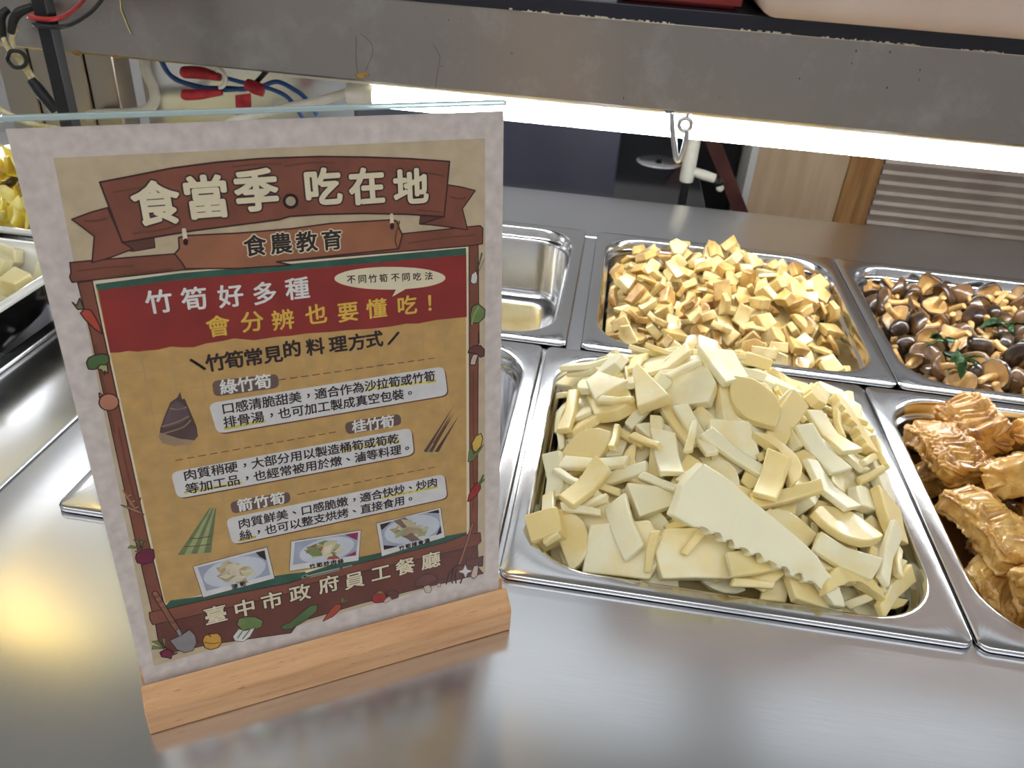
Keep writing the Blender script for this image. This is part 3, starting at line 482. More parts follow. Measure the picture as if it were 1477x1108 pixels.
MUSH = [[3,4385,8237,-445,1363,-1776,-36],[0,5285,8477,-353,3075,311,-793],[2,4760,8792,-373,-61,2912,-1160],[2,4985,8477,-340,-2747,-470,-91],[0,3875,8252,-369,-223,-2161,1865],[1,3800,8192,-210,536,-560,2906],[0,4730,8927,-275,-1514,1402,851],[2,4415,9062,-360,-2578,-19,330],[2,5480,9992,-331,510,2832,-488],[3,3890,9167,-421,-1020,-1828,-421],[2,4730,9572,-350,-2234,-325,-1241],[3,4940,9722,-464,1640,-1275,-1040],[2,4385,7787,-334,2471,-529,-624],[0,5045,9902,-361,2706,846,1093],[0,5255,8162,-361,-535,-2356,537],[0,6050,9152,-336,2508,-33,-1751],[2,5135,9752,-234,1863,2285,-146],[1,4205,9962,-370,143,-2602,1269],[0,3860,9272,-285,16,-2178,2212],[1,4220,7772,-118,1104,1647,1788],[1,5135,9062,-380,-2667,-681,-642],[0,4340,9857,-303,-1651,846,-1948],[2,4700,9962,-357,542,2805,820],[1,5975,9962,-391,425,2115,-581],[1,3680,10052,-397,38,-2379,-1133],[2,5855,9227,-231,-399,2819,-752],[2,5765,10217,-350,-175,2694,511],[2,3830,7847,-339,2567,605,953],[3,4040,9737,-425,856,1617,-904],[0,5390,8312,-235,380,3070,-1121],[0,4895,9407,-265,544,1901,122],[1,5870,8957,-315,2598,-860,-805],[1,4685,9587,-143,-12,2633,-1455],[0,4310,9617,-288,1668,-2266,703],[0,6035,8882,-220,-980,1688,-1115],[2,4550,9887,-152,-2475,-346,1011],[0,3920,9557,-340,121,-2655,953],[1,3965,10382,-406,1714,-663,-1810],[2,5885,8747,-100,1132,-1940,-1103],[2,5060,8687,-223,-1233,2138,316],[1,5630,10307,-199,1678,2491,218],[1,5690,8057,-421,-103,2285,219],[3,4160,9602,-371,594,-2972,35],[0,3845,8042,-22,-255,-2140,-89],[0,4295,9737,-58,-339,-2948,-774],[2,4670,10232,-283,-1623,-122,-2871],[1,3950,10022,-373,-2888,-345,-915],[2,4490,10052,-19,125,698,548],[0,5345,9242,-344,-424,2541,1478],[2,5960,7997,-374,-2260,85,-357],[0,5195,8342,-113,108,-464,2051],[1,4115,8402,-365,-243,1708,819],[1,5615,9707,-367,-1147,-2067,1240],[1,4040,8747,-329,364,1808,644],[1,3785,9842,-368,-1055,1979,-423],[3,3770,9107,-212,-2631,624,1149],[1,4025,9062,-354,-2505,-1174,938],[1,5420,9557,-360,-2873,-550,-423],[0,4415,9227,-223,-2053,2401,-191],[2,5705,8042,-255,-2742,-337,1576],[2,4790,7937,-371,249,3034,1060],[2,4415,8972,-71,2139,-418,-929],[3,4970,8912,-360,121,327,3086],[2,4190,8777,-227,-2100,160,1179],[1,3740,8972,-307,1645,-284,2300],[2,4130,8147,-313,1473,-466,-1930],[2,4355,7952,-22,-727,-1926,-1784],[2,3965,9722,-146,510,-1012,2209],[3,5135,8117,-241,585,-2117,-1514],[1,4790,7877,-144,-100,-581,-2834],[0,4775,10232,-81,-18,-978,1632],[0,3620,9932,-233,-1488,1037,1577],[1,5585,10127,-75,-892,-1134,-1708],[0,4970,8282,-85,-923,-720,539],[0,3725,9302,-155,1359,-1305,-788],[0,5435,9032,-297,2166,758,-209],[1,3605,10172,-126,-3021,-335,-854],[0,4715,8462,-286,-1463,1340,1837],[2,5420,10202,-20,-2063,-1111,-1483],[1,5585,9542,-208,-13,1699,2962],[3,3800,9347,-13,-2293,28,-990],[0,4070,9512,-191,683,-1352,2459],[0,4100,10022,-162,-1677,-1281,948],[2,6065,9482,-299,-580,2055,-967],[0,4820,8912,-76,1309,581,1004],[3,4565,7727,-258,-1342,-77,1465],[3,5720,8492,-427,1404,2807,-157],[1,5735,8612,-266,1676,-2107,70],[1,4175,10247,-100,-1074,-659,1716],[0,5075,8072,-60,1810,710,1749],[1,5750,9392,-136,-18,1307,353],[1,3920,8537,-350,-1356,2813,408],[1,6035,10037,-280,-401,-282,2105],[1,3710,8837,-221,1793,1980,760],[2,4370,8492,-272,1843,-1033,-514],[0,5495,9737,-144,-64,-1610,1929],[2,5300,8717,-183,1925,501,-1591],[3,4760,7832,-30,2041,-1445,225],[0,4580,8597,-133,2787,-320,-347],[2,4910,10022,-134,-1152,1058,621],[1,5285,9857,-136,-754,2555,43],[2,4130,9152,-145,2268,26,998],[3,5855,9647,-343,-136,53,-1462],[1,4595,8282,-256,470,-1074,-493],[2,5735,8942,-99,2040,478,915],[1,3965,8522,-177,287,-314,-2577],[2,3785,8402,-121,-1261,-116,-3082],[2,5960,9707,-168,-2609,1170,367],[3,5345,9512,-185,2265,5,-681],[0,3995,7802,-76,-289,2474,825],[1,5030,9527,-148,-1293,-1372,-1868],[0,5975,7997,-147,-3100,686,326],[1,5390,9227,-129,-487,-949,-1957],[2,4310,8312,-125,317,1715,1050],[2,3875,9032,-45,1656,187,-1570],[2,5540,9242,-27,-1099,1522,-1294],[2,3950,8732,-77,-590,2313,781],[1,5765,9797,-222,629,2978,-679],[1,3785,9497,-54,0,-540,1837],[1,4940,9272,-116,1205,-949,1224],[0,5780,7772,-119,-339,2030,-1638],[0,5375,7772,-336,1305,1281,-873],[2,5435,8822,-18,-1813,32,-2396],[1,5960,8282,-369,-2129,1446,530],[1,3755,10262,-106,1663,-1130,1362],[0,4670,9467,-17,839,673,-1743],[1,4250,9362,-97,266,-1304,-2412],[3,5075,9137,-305,470,-1186,2883],[2,4145,8702,22,121,-2530,-1328],[0,4370,10337,-27,-66,-1511,-2118],[1,5030,10157,-46,-2087,-439,-93],[2,5615,8522,-153,2094,1457,-29],[1,5435,7817,-159,110,-1351,-2573],[3,5120,9857,-42,1958,1084,-975],[0,4700,8162,-132,856,1330,90],[2,5960,8552,-19,577,800,528],[2,5840,8207,-95,-2006,801,296],[1,5195,7817,-210,-866,-2492,352],[3,4610,9287,-207,210,2503,309],[3,4100,8477,-37,-616,-267,-747],[1,4670,9167,-211,517,67,-1208],[3,3635,8987,-184,1683,-453,-531],[3,4565,8777,-64,-1125,621,2212],[3,3635,7832,-248,-3084,395,-854],[3,4010,10262,-305,1085,2729,-566],[0,5285,9587,-14,1637,1297,419],[3,5660,10382,-100,-800,264,-2911],[1,5975,9947,-69,2002,-157,2151],[2,4760,8492,-9,1609,1788,823],[1,3605,9632,-346,-38,-2597,719],[0,3710,9737,-71,-2439,655,-92],[2,5465,8462,-2,-441,-133,1093],[3,5810,10322,-173,-456,-1005,674],[1,3665,8672,-110,-440,-615,2943],[3,4760,10427,-324,77,-30,1823],[3,5015,8477,-69,833,-334,547],[0,3890,10097,-24,1290,2431,622],[2,3590,9497,20,-967,1715,1815],[1,4175,8012,-33,1211,2575,-511],[3,4745,7742,-16,315,-574,2729],[1,4970,9692,-47,-286,-29,579],[2,3650,9122,0,580,2178,1011],[1,5375,8012,-164,1858,-58,2385],[1,3590,8837,-16,-821,339,1935],[3,5165,9947,-64,-135,-2848,-731],[3,4325,7697,-62,-2775,-617,-607],[3,5705,10037,-41,1036,-1534,165],[1,5345,8132,-39,-461,-1304,-1061],[3,4970,7952,-58,604,-2947,833],[3,4010,9362,-128,-308,1147,-1055],[0,4400,8537,22,-285,-2105,1325],[1,3620,8222,-69,-1077,1299,-243],[2,5150,10367,-90,-1810,1946,-60],[3,4055,8237,-213,532,337,-764],[3,5675,9587,-144,-2607,526,-718],[0,5195,9302,-45,-996,1581,1550],[3,5165,8837,-64,-2431,-824,1058],[3,4430,9437,-285,2934,-944,-338],[3,5915,10202,-242,156,-769,-2380],[1,5135,8567,-12,955,1849,-118],[3,5870,9137,-144,1284,-1834,-672],[1,5750,9632,-11,-209,2761,678],[3,4385,9407,-36,-2610,591,-1384],[2,6005,9362,-61,-1560,2112,-620],[3,3650,7982,-324,-146,386,900],[1,5105,9092,-133,1803,670,-630],[3,4490,8342,-70,229,-119,2344],[2,5885,10232,-55,2733,375,-811],[3,4460,8162,-61,-124,530,-2485],[3,5030,7817,-107,581,2769,-276],[3,3560,8477,-215,-565,2439,-1607],[1,5570,7862,-48,-1322,-1540,-1247],[3,5675,9152,-10,-1762,-212,-44],[3,4625,9017,-82,-2254,-1595,-347],[3,4760,9287,-8,247,423,-2361],[3,5570,9917,-204,-124,2514,1595],[3,5180,10082,2,-217,-1133,-2108],[3,5405,9092,-23,-233,-122,-292],[3,5795,8342,-16,-45,-2739,-825],[1,4805,9872,-41,2178,-1068,-94]]
YUBA = [[0,5180,5457,-410,-3035,-38,1342],[3,4850,5847,-254,-2448,-339,-1028],[0,3800,6207,-431,3121,-53,1455],[3,4190,6252,-200,-324,548,283],[2,5105,6417,-439,101,102,2150],[2,5000,4752,-466,-229,-46,3065],[3,5420,4917,-129,160,-2745,-8],[2,4685,5517,-18,-281,383,2704],[0,3785,5397,-430,3128,-10,-1304],[2,4550,6207,-18,-738,-153,-1398],[2,4055,4932,-309,-50,388,-1079],[2,3515,6282,-241,205,-690,-716],[2,5090,6522,-166,-194,-194,-981],[3,3395,4857,-377,97,-3026,-636],[2,5570,5922,93,-104,-259,-1389],[2,3320,6297,31,-171,49,1732],[1,4055,5457,11,-11,402,1749],[2,3380,5337,-24,-31,-62,-1257],[2,4475,4677,-254,393,-218,1453],[1,4265,4782,83,10,61,-1086],[0,3605,4542,-130,-2,-798,1978],[2,4445,6672,114,730,42,3018],[2,5360,6507,105,46,-839,-2918],[2,4970,4407,-94,-46,-3094,-8],[3,3695,6747,62,450,-185,-1457],[2,5000,4737,81,282,-396,-1331],[1,3830,5802,208,733,-217,-2508],[2,5480,5202,135,-553,-451,-795]]
POTATO = [[2,-5620,5790,463,436,2658,-1485],[2,-8215,6000,263,-31,-271,1182],[2,-6850,6975,484,-169,-525,220],[2,-6985,5040,436,31,347,-1372],[1,-6355,5580,571,-2956,-109,1147],[1,-7615,4620,252,-31,3058,1184],[1,-8185,5895,425,866,70,179],[0,-7795,6000,394,509,-156,-2080],[2,-7885,5250,263,221,156,-3107],[0,-7075,5250,564,-359,330,910],[2,-5815,6000,523,353,-310,2081],[2,-5830,5880,657,50,357,-1388],[2,-7240,5415,538,3014,-909,570],[1,-5590,5175,337,-249,617,-1099],[1,-7510,6195,465,-25,2748,-695],[2,-7060,6060,559,-157,99,1936],[2,-6730,5910,615,-246,211,831],[0,-6940,5355,721,513,-338,2429],[0,-7270,6450,533,256,-3019,289],[1,-6160,4650,303,606,-147,799],[1,-7435,4650,372,-2547,442,902],[0,-5590,5655,658,-529,2880,865],[2,-5980,6360,510,-106,-246,-2080],[2,-6595,6570,559,280,203,2520],[2,-7480,5820,466,-520,14,1457],[2,-6685,6525,696,215,311,-1484],[0,-7795,6450,351,-232,-494,-49],[2,-6340,6645,568,572,390,2552],[2,-6835,5070,529,472,852,483],[0,-7030,6225,708,444,-2569,342],[1,-5860,4905,334,-2993,220,121],[2,-8125,6675,252,-119,176,2287],[2,-6550,5610,633,-28,2252,-1552],[1,-5890,6540,608,-111,-478,-2059],[0,-6625,6315,765,-2455,492,106],[0,-6760,4725,372,-36,2882,1085],[1,-7615,6765,333,145,386,3023],[2,-6115,4710,489,-18,-2882,748],[1,-7390,4515,523,-669,55,-2073],[0,-6310,4695,630,-676,-372,1647],[1,-6505,6975,477,-461,363,218],[1,-8050,5685,273,-225,255,757],[1,-6805,6090,727,2984,-311,704],[0,-7255,4860,373,-76,3087,326],[2,-5920,5310,451,380,272,167],[2,-6640,4605,522,-691,-1067,2920],[0,-7660,5565,427,41,129,-1021],[1,-6235,6495,724,-862,-625,2563],[1,-6925,5055,745,-2544,-157,-880],[1,-6160,5250,516,-154,201,-1504],[0,-6700,5130,757,-949,999,-538],[2,-7255,5715,525,-95,403,3039],[1,-6175,5655,675,1021,36,2211],[1,-7510,5175,369,79,2866,385],[0,-7435,5355,589,248,2248,989],[1,-6280,5520,801,476,-155,-390],[2,-5875,5520,503,166,608,370],[2,-8200,6285,245,-104,89,-1611],[2,-6430,6315,889,-281,733,-390],[2,-8215,4770,279,-305,-377,1279],[2,-6160,4455,411,-549,-2368,314],[1,-6115,6975,463,-2429,-831,822],[0,-7345,6960,425,-781,488,611],[0,-7675,6420,568,78,-588,-2979],[0,-8050,5280,402,-2777,-513,-229],[2,-6085,6405,832,2892,920,-644],[0,-8200,6225,438,171,-46,-1792],[0,-6070,5925,580,-165,-3054,1249],[0,-5650,6885,366,953,-1094,877],[1,-7675,6705,515,2573,-302,1239],[0,-8215,5595,420,-718,-47,1691],[0,-5650,6450,466,98,-192,1374],[0,-7855,5790,492,2014,2339,59],[1,-6895,4590,521,-945,-468,2041],[2,-6400,6045,615,-310,75,2454],[1,-5965,4800,599,1,677,293],[0,-8035,4485,285,303,-78,-2603],[2,-6685,6075,898,48,-2777,-1108],[1,-6490,4935,454,-93,158,-435],[2,-6220,6765,655,893,2884,-617]]
GREENS = [[0,-6910,8635,496,471,899,-522],[1,-6535,8875,509,393,-527,2610],[1,-6205,8635,450,-10,768,351],[0,-6355,7705,660,-465,2959,446],[1,-5770,8410,365,-71,-599,469],[0,-7555,9175,440,-282,-460,1675],[1,-6685,8275,494,989,337,-456],[1,-6865,9970,393,563,-49,-2627],[1,-6145,9145,466,-573,279,-2700],[0,-6925,8725,503,292,528,2687],[0,-7270,8890,499,167,-564,2029],[1,-6145,10060,308,194,-627,-2003],[1,-6670,10105,371,-698,440,-1353],[0,-6985,9715,459,868,345,-2490],[0,-6940,7870,353,-650,-35,-1443],[1,-6895,10195,347,566,-175,-1862],[1,-7405,8380,408,87,212,888],[2,-7375,8680,620,-318,2785,-720],[2,-8035,9610,357,-54,3017,-164],[1,-6565,7840,398,-535,861,2371],[1,-7585,8965,568,569,-233,-2006],[0,-7075,10315,375,405,-1001,640],[0,-6580,9415,490,-357,-429,639],[2,-5800,9820,406,-1943,165,1994],[0,-7825,9655,352,776,-469,2276],[1,-7165,10030,665,380,213,-2504],[1,-6400,9340,510,482,-1138,-2719],[0,-5680,7795,526,-740,-2893,82],[0,-5980,9520,418,1018,284,2766],[0,-6850,9190,516,-484,833,2566],[1,-5590,9160,543,313,-2770,-1432],[1,-6010,9145,474,1169,-842,2290],[1,-6760,9925,488,91,-992,2583],[0,-7375,8935,568,13,267,-1591],[1,-7795,7780,219,217,-703,2770],[0,-6415,8680,589,1541,-853,1088],[0,-7345,9850,635,339,-1086,1510],[2,-8065,9970,334,425,-3013,-924],[2,-5695,9295,602,744,-222,2273],[0,-7675,7960,320,1156,-51,-2910],[0,-7705,9235,397,-401,693,2957],[1,-6430,8935,594,-43,-501,2964],[1,-5830,8830,411,-702,-727,-2325],[0,-7165,9835,527,285,863,-546],[0,-7945,10300,224,654,580,-141],[1,-7735,9745,503,-1536,158,-2142],[2,-7945,8395,337,-72,-418,704],[2,-6115,9595,557,-2731,-337,-510],[2,-7870,8830,486,-2628,-453,-329],[0,-8050,10300,327,266,-738,744],[2,-7420,9460,547,97,217,-2199],[0,-7480,10105,291,355,-221,-1095],[1,-7675,8095,592,-310,2856,-40],[0,-6490,8380,458,329,-168,-2158],[1,-7375,8920,677,82,529,-2212],[1,-7300,7855,327,-98,-666,-2719],[0,-7765,9925,313,716,-2,-2631],[1,-6925,8845,596,-636,325,1842],[1,-7285,8710,750,352,897,579],[1,-6610,8710,566,363,1016,-1655],[1,-5995,7810,456,2536,97,325],[0,-7555,9580,640,1857,-590,-519],[1,-6235,9640,480,830,-146,-1847],[0,-6640,8935,513,-411,632,1306],[1,-7540,7870,308,-213,-966,2264],[0,-5635,8545,617,-63,605,1999],[1,-7375,8560,648,211,-727,869],[0,-7240,9400,715,-306,-1063,-166],[1,-6055,8110,379,-788,287,1571],[0,-7705,7870,424,75,-122,-708],[1,-8035,7945,212,-406,-151,1416],[0,-6265,8755,632,281,-579,-1481],[1,-6355,9295,568,53,-586,544],[0,-6040,9250,512,-340,20,2835],[1,-6235,9955,481,289,334,-1946],[1,-8245,7795,474,-273,-2432,-1932],[1,-7510,9715,604,-163,-638,143],[0,-6730,9520,482,72,625,2314],[1,-7090,8470,474,-711,38,2819],[0,-7855,9370,397,1124,-248,-2162],[2,-6310,8065,475,-47,-293,-742],[1,-7090,8980,768,-48,474,-1672],[2,-8140,7750,572,-438,1178,-438],[0,-6100,9985,410,503,296,1190],[1,-6760,7810,556,676,593,-2224]]
HERO = [(.139, .437, .037), (-.012, .447, .006)]
# ---------------------------------------------------------------- food
def food_mat(name, c1, c2, scale, rough, sss=.15, coat=.3, bump=.15, bscale=250, radius=(.012, .009, .004), lo=.35, hi=.65, vary=.2, c3=None):
    """moist food: two mottled tones, each piece a little different, under a thin wet coat"""
    m = mat(name, c1, rough); t = NT(m); b = t.b
    tc = t.node('ShaderNodeTexCoord'); oi = t.node('ShaderNodeObjectInfo')
    sh = t.node('ShaderNodeVectorMath', operation='MULTIPLY_ADD'); t.link(oi.outputs['Random'], sh.inputs[0]); sh.inputs[1].default_value = (7, 5, 3); t.link(tc.outputs['Object'], sh.inputs[2])
    nz = t.node('ShaderNodeTexNoise', Scale=scale, Detail=4); t.link(sh.outputs[0], nz.inputs['Vector'])
    ad = t.node('ShaderNodeMath', operation='MULTIPLY_ADD'); t.link(oi.outputs['Random'], ad.inputs[0]); ad.inputs[1].default_value = vary
    sb = t.node('ShaderNodeMath', operation='SUBTRACT'); t.link(nz.outputs[0], sb.inputs[0]); sb.inputs[1].default_value = vary/2; t.link(sb.outputs[0], ad.inputs[2])
    cr = t.node('ShaderNodeValToRGB'); e = cr.color_ramp.elements; e[0].position = lo; e[0].color = c1; e[1].position = hi; e[1].color = c2
    if c3: q = e.new((lo+hi)/2); q.color = c3
    t.link(ad.outputs[0], cr.inputs[0]); t.link(cr.outputs[0], b.inputs['Base Color'])
    n2 = t.node('ShaderNodeTexNoise', Scale=bscale, Detail=4); t.link(sh.outputs[0], n2.inputs['Vector'])
    bp = t.node('ShaderNodeBump', Strength=bump, Distance=.001); t.link(n2.outputs[0], bp.inputs['Height']); t.link(bp.outputs[0], b.inputs['Normal'])
    b.inputs['Subsurface Weight'].default_value = sss; b.inputs['Subsurface Radius'].default_value = radius; b.inputs['Subsurface Scale'].default_value = .4
    b.inputs['Coat Weight'].default_value = coat; b.inputs['Coat Roughness'].default_value = .12
    return m
M['bamboo'] = food_mat('bamboo_flesh', srgb(246, 224, 156), srgb(252, 243, 206), 35, .4, .25, .25, vary=.5)
M['chunk'] = food_mat('braised_flesh', srgb(150, 108, 50), srgb(224, 206, 150), 45, .3, .3, .6, lo=.2, hi=.7, vary=.4, c3=srgb(196, 164, 98))
M['cap'] = food_mat('mushroom_cap', srgb(44, 28, 16), srgb(108, 76, 46), 60, .3, 0, .6, .25, 180, vary=.4)
M['gill'] = food_mat('mushroom_gill', srgb(168, 128, 76), srgb(196, 158, 100), 80, .45, .1, .3)
M['stem'] = food_mat('mushroom_stem', srgb(186, 142, 80), srgb(206, 168, 108), 80, .4, .1, .4)
M['yuba'] = food_mat('bean_curd_skin', srgb(150, 96, 30), srgb(234, 194, 116), 70, .3, .12, .6, .7, 420, lo=.22, hi=.72, vary=.3, c3=srgb(204, 150, 68))
M['sauce'] = mat('braising_sauce', srgb(84, 50, 18), .08)

def zone(x, y, r):
    u = (x-r[0])/(r[1]-r[0]); v = (y-r[2])/(r[3]-r[2])
    ax = 'left' if u < .3 else 'centre left' if u < .5 else 'centre right' if u < .7 else 'right'
    ay = 'front' if v < .28 else 'middle front' if v < .5 else 'middle back' if v < .72 else 'back'
    return ax, ay
def place(kind, data, rect, meshes, name, labels, cat, group, where):
    for d in data:
        k, x, y, z = d[0], d[1]/1e4, d[2]/1e4, d[3]/1e4
        me = meshes[k]
        o = bpy.data.objects.new(name, me) if not isinstance(me, tuple) else None
        if o is None:
            o = bpy.data.objects.new(name, me[0]); ch = bpy.data.objects.new('stem', me[1]); C.objects.link(ch); ch.parent = o; 
        C.objects.link(o); o.location = (x, y, z); o.rotation_euler = [c/1e3 for c in d[4:7]]
        ax, ay = zone(x, y, rect)
        tag(o, where % (labels[k], ax, ay), cat, group)
bamboo_meshes = [mesh_from(bamboo_bm(k), 'bamboo_slice', [M['bamboo']]) for k in range(14)]
bamboo_words = {'broad': 'broad flat', 'moon': 'half round', 'crescent': 'notched crescent', 'wedge': 'wedge shaped', 'strip': 'long strip', 'comb': 'comb edged', 'leaf': 'leaf shaped', 'chunk': 'thick block', 'curl': 'thin curled', 'sliver': 'narrow sliver', 'trapeze': 'four sided', 'sheet': 'large thin'}
R1 = (-.0407, .2802, .3957, .7278); R2 = (.2825, .6034, .3957, .7278); R3 = (-.006, .319, .7367, 1.075); R4 = (.320, .645, .7367, 1.075)
place('bamboo', BAMBOO, R1, bamboo_meshes, 'bamboo_slice', [bamboo_words[o[0]]+' slice' for o in bamboo_outlines()], 'bamboo shoot', 'bamboo shoot slices in the front pan', '%s of bamboo shoot, %s %s of the heap')
chunk_meshes = [mesh_from(chunk_bm(k), 'vegetable_chunk', [M['chunk']]) for k in range(6)]
place('chunk', CHUNK, R3, chunk_meshes, 'vegetable_chunk', ['square piece', 'five sided piece', 'thick wedge piece', 'long piece', 'thin flat piece', 'half round piece'], 'diced vegetable', 'amber vegetable dice in the back pan', 'amber %s of braised vegetable, %s %s of its pan')
mush_meshes = [(mesh_from(mushroom_cap_bm(k), 'mushroom', [M['cap'], M['gill']]), mesh_from(mushroom_stem_bm(k), 'stem', [M['stem']])) for k in range(3)]
place('mush', [d for d in MUSH if d[1] < 5900 and d[0] < 3], R4, mush_meshes, 'mushroom', ['domed', 'small', 'wide flat'], 'mushroom', 'braised mushrooms in the back pan', '%s dark brown mushroom, %s %s of its pan')
stem_mesh = mesh_from(mushroom_stem_bm(3), 'mushroom_piece', [M['stem']])
place('mush', [d for d in MUSH if d[1] < 5900 and d[0] == 3], R4, {3: stem_mesh}, 'mushroom_piece', {3: 'loose tan'}, 'mushroom', 'loose mushroom pieces in the back pan', '%s mushroom stalk piece, %s %s of its pan')
def shrunk(bm, k):
    for v in bm.verts: v.co *= k
    return bm
yuba_meshes = [mesh_from(shrunk(yuba_bm(k), .985), 'bean_curd_roll', [M['yuba']]) for k in range(4)]
place('yuba', [d for d in YUBA if d[1] < 5600], R2, yuba_meshes, 'bean_curd_roll', ['long', 'squarish', 'slim', 'thick'], 'bean curd', 'braised bean curd rolls in the front pan', '%s wrinkled brown bean curd roll, %s %s of its pan')
def fill(name, rect, hf, drop, m, label, cat, ins=.026):
    x0, x1, y0, y1 = rect
    bm = mound_bm(x0+ins, x1-ins, y0+ins, y1-ins, lambda x, y: max(-.098, min(hf(x, y)-drop, .1)), 40)
    r = .045
    def clampc(v):
        for cx, sx in ((x0+ins+r, -1), (x1-ins-r, 1)):
            for cy, sy in ((y0+ins+r, -1), (y1-ins-r, 1)):
                dx, dy = v.co.x-cx, v.co.y-cy
                if dx*sx > 0 and dy*sy > 0:
                    h = math.hypot(dx, dy)
                    if h > r: v.co.x = cx+dx/h*r; v.co.y = cy+dy/h*r
    for v in bm.verts: clampc(v)
    return tag(obj(name, bm, m, smooth=True), label, cat, kind='stuff')
fill('bamboo_shreds', R1, h_bamboo, .034, M['bamboo'], 'bamboo shoot shreds deep under the heap', 'bamboo shoot')
fill('vegetable_dice', R3, h_chunks, .034, M['chunk'], 'amber vegetable dice deep in the pan', 'diced vegetable')
fill('mushroom_sauce', R4, h_mushrooms, .034, M['cap'], 'dark mushroom sauce deep in the pan', 'sauce')
fill('braising_sauce', R2, lambda x, y: -.052, .0, M['sauce'], 'brown braising sauce under the bean curd', 'sauce')

# big pieces that stand out on the heap
def lay_on(name, me, c, n, u, label, cat, group):
    n = Vector(n).normalized(); u = Vector(u); u = (u-n*u.dot(n)).normalized(); v = n.cross(u)
    m = Matrix((u, v, n)).transposed().to_4x4(); m.translation = c
    o = link(bpy.data.objects.new(name, me)); o.matrix_world = m
    return tag(o, label, cat, group)
lay_on('bamboo_slice', mesh_from(hero_comb_bm(), 'bamboo_slice', [M['bamboo']]), HERO[0], (.10, -.72, .70), (1, -.05, -.42), 'largest bamboo shoot slab with comb teeth, low on the front slope', 'bamboo shoot', 'bamboo shoot slices in the front pan')
lay_on('bamboo_slice', bamboo_meshes[8], HERO[1], (-.35, -.35, .87), (1, .4, .3), 'thick bamboo shoot block in the front left corner of its pan', 'bamboo shoot', 'bamboo shoot slices in the front pan')
# basil on the mushrooms
M['basil'] = food_mat('basil_leaf', srgb(28, 66, 30), srgb(70, 120, 62), 80, .35, .1, .4, .4, 200)
def leaf_bm(L, W, k):
    bm = bmesh.new(); n = 8; rows = []
    for i in range(n+1):
        t = i/n; w_ = W*math.sin(PI*min(1, t*.96+.03))**.8
        rows.append([bm.verts.new((L*t, w_*s, .18*L*math.sin(t*3+k)+abs(s)*w_*.5+.0012*noise.noise(Vector((t*9, s*3, k))))) for s in (-1, -.5, 0, .5, 1)])
    for a, b in zip(rows, rows[1:]):
        for j in range(4): bm.faces.new((a[j], a[j+1], b[j+1], b[j]))
    r = bmesh.ops.solidify(bm, geom=list(bm.faces), thickness=.0006)
    return bm
for (x, y, z, n_, lab) in [(.402, .812, .004, 8, 'wilted green basil sprig on the mushrooms near the pan front'), (.385, .842, .002, 3, 'few small basil leaves behind the larger basil sprig'), (.487, .915, .002, 5, 'green basil leaves among the mushrooms at the far right')]:
    t = thing('basil_sprig', lab, 'basil', (x, y, z), 0, 'basil on the mushrooms')
    r = random.Random(int(x*1000))
    for k in range(n_):
        o = obj('leaf', leaf_bm(r.uniform(.018, .030), r.uniform(.004, .007), k), M['basil'], t, smooth=True)
        o.location = (r.gauss(0, .008), r.gauss(0, .008), r.uniform(.0, .008)); o.rotation_euler = (r.uniform(-.9, .9), r.uniform(-.5, .4), r.uniform(0, 6.28))
    obj('stem', tb([(-.012, -.01, .004), (0, 0, .006), (.014, .012, .003)], .0011, n=8), M['basil'], t, smooth=True)

# ---------------------------------------------------------------- trays of the left counter section
M['white_glaze'] = mat('white_glaze', srgb(238, 238, 232), .15); M['black_glaze'] = mat('black_glaze', srgb(24, 22, 20), .15)
def tray(x0, x1, y0, y1, label):
    cx, cy = (x0+x1)/2, (y0+y1)/2
    prof = [(.075, .02, -.034, 1), (.062, .03, -.030, 1), (.030, .04, .003, 1), (.012, .05, .034, 1), (.005, .05, .046, 1), (.001, .05, .0500, 0), (0, .05, .053, 0), (.002, .05, .0555, 0), (.007, .05, .0558, 0), (.012, .05, .052, 0), (.022, .045, .036, 0), (.040, .04, .012, 0), (.066, .03, -.024, 0), (.082, .02, -.028, 0)]
    bm = bmesh.new(); loops = [[bm.verts.new((x, y, z)) for x, y in rrect(x0-cx+i, x1-cx-i, y0-cy+i, y1-cy-i, r)] for i, r, z, _ in prof]
    n = len(loops[0])
    for k, (a, b) in enumerate(zip(loops, loops[1:])):
        for i in range(n): bm.faces.new((a[i], a[(i+1) % n], b[(i+1) % n], b[i])).material_index = prof[k][3]
    bm.faces.new(loops[0]).material_index = 1; bm.faces.new(loops[-1])
    o = obj('serving_tray', bm, [M['white_glaze'], M['black_glaze']], smooth=True, auto=60); o.location = (cx, cy, 0)
    return tag(o, label, 'tray', 'white trays at the left')
tray(-.850, -.533, .420, .725, 'white tray with black outside holding potato cubes at the left edge')
tray(-.850, -.533, .745, 1.055, 'white tray of yellow vegetables behind the potato tray')
for (x0, x1, y0, y1), lab in (((-.8620, -.5290, .4030, .7340), 'steel food pan under the potato tray at the left edge'), ((-.8620, -.5290, .7390, 1.0750), 'steel food pan under the tray of yellow vegetables')):
    o = obj('food_pan', pan_bm(x0-(x0+x1)/2, x1-(x0+x1)/2, y0-(y0+y1)/2, y1-(y0+y1)/2), M['pan'], smooth=True, auto=60); o.location = ((x0+x1)/2, (y0+y1)/2, 0); tag(o, lab, 'food pan', 'steel food pans set into the left counter')
M['potato'] = food_mat('potato_flesh', srgb(240, 226, 168), srgb(250, 244, 206), 30, .35, .25, .4)
M['cabbage'] = food_mat('yellow_leaf', srgb(244, 208, 60), srgb(252, 242, 160), 40, .35, .2, .5, c3=srgb(250, 228, 96))
L1 = (-.85, -.533, .42, .725); L2 = (-.85, -.533, .745, 1.055)
pm = [mesh_from(potato_bm(k), 'potato_cube', [M['potato']]) for k in range(3)]
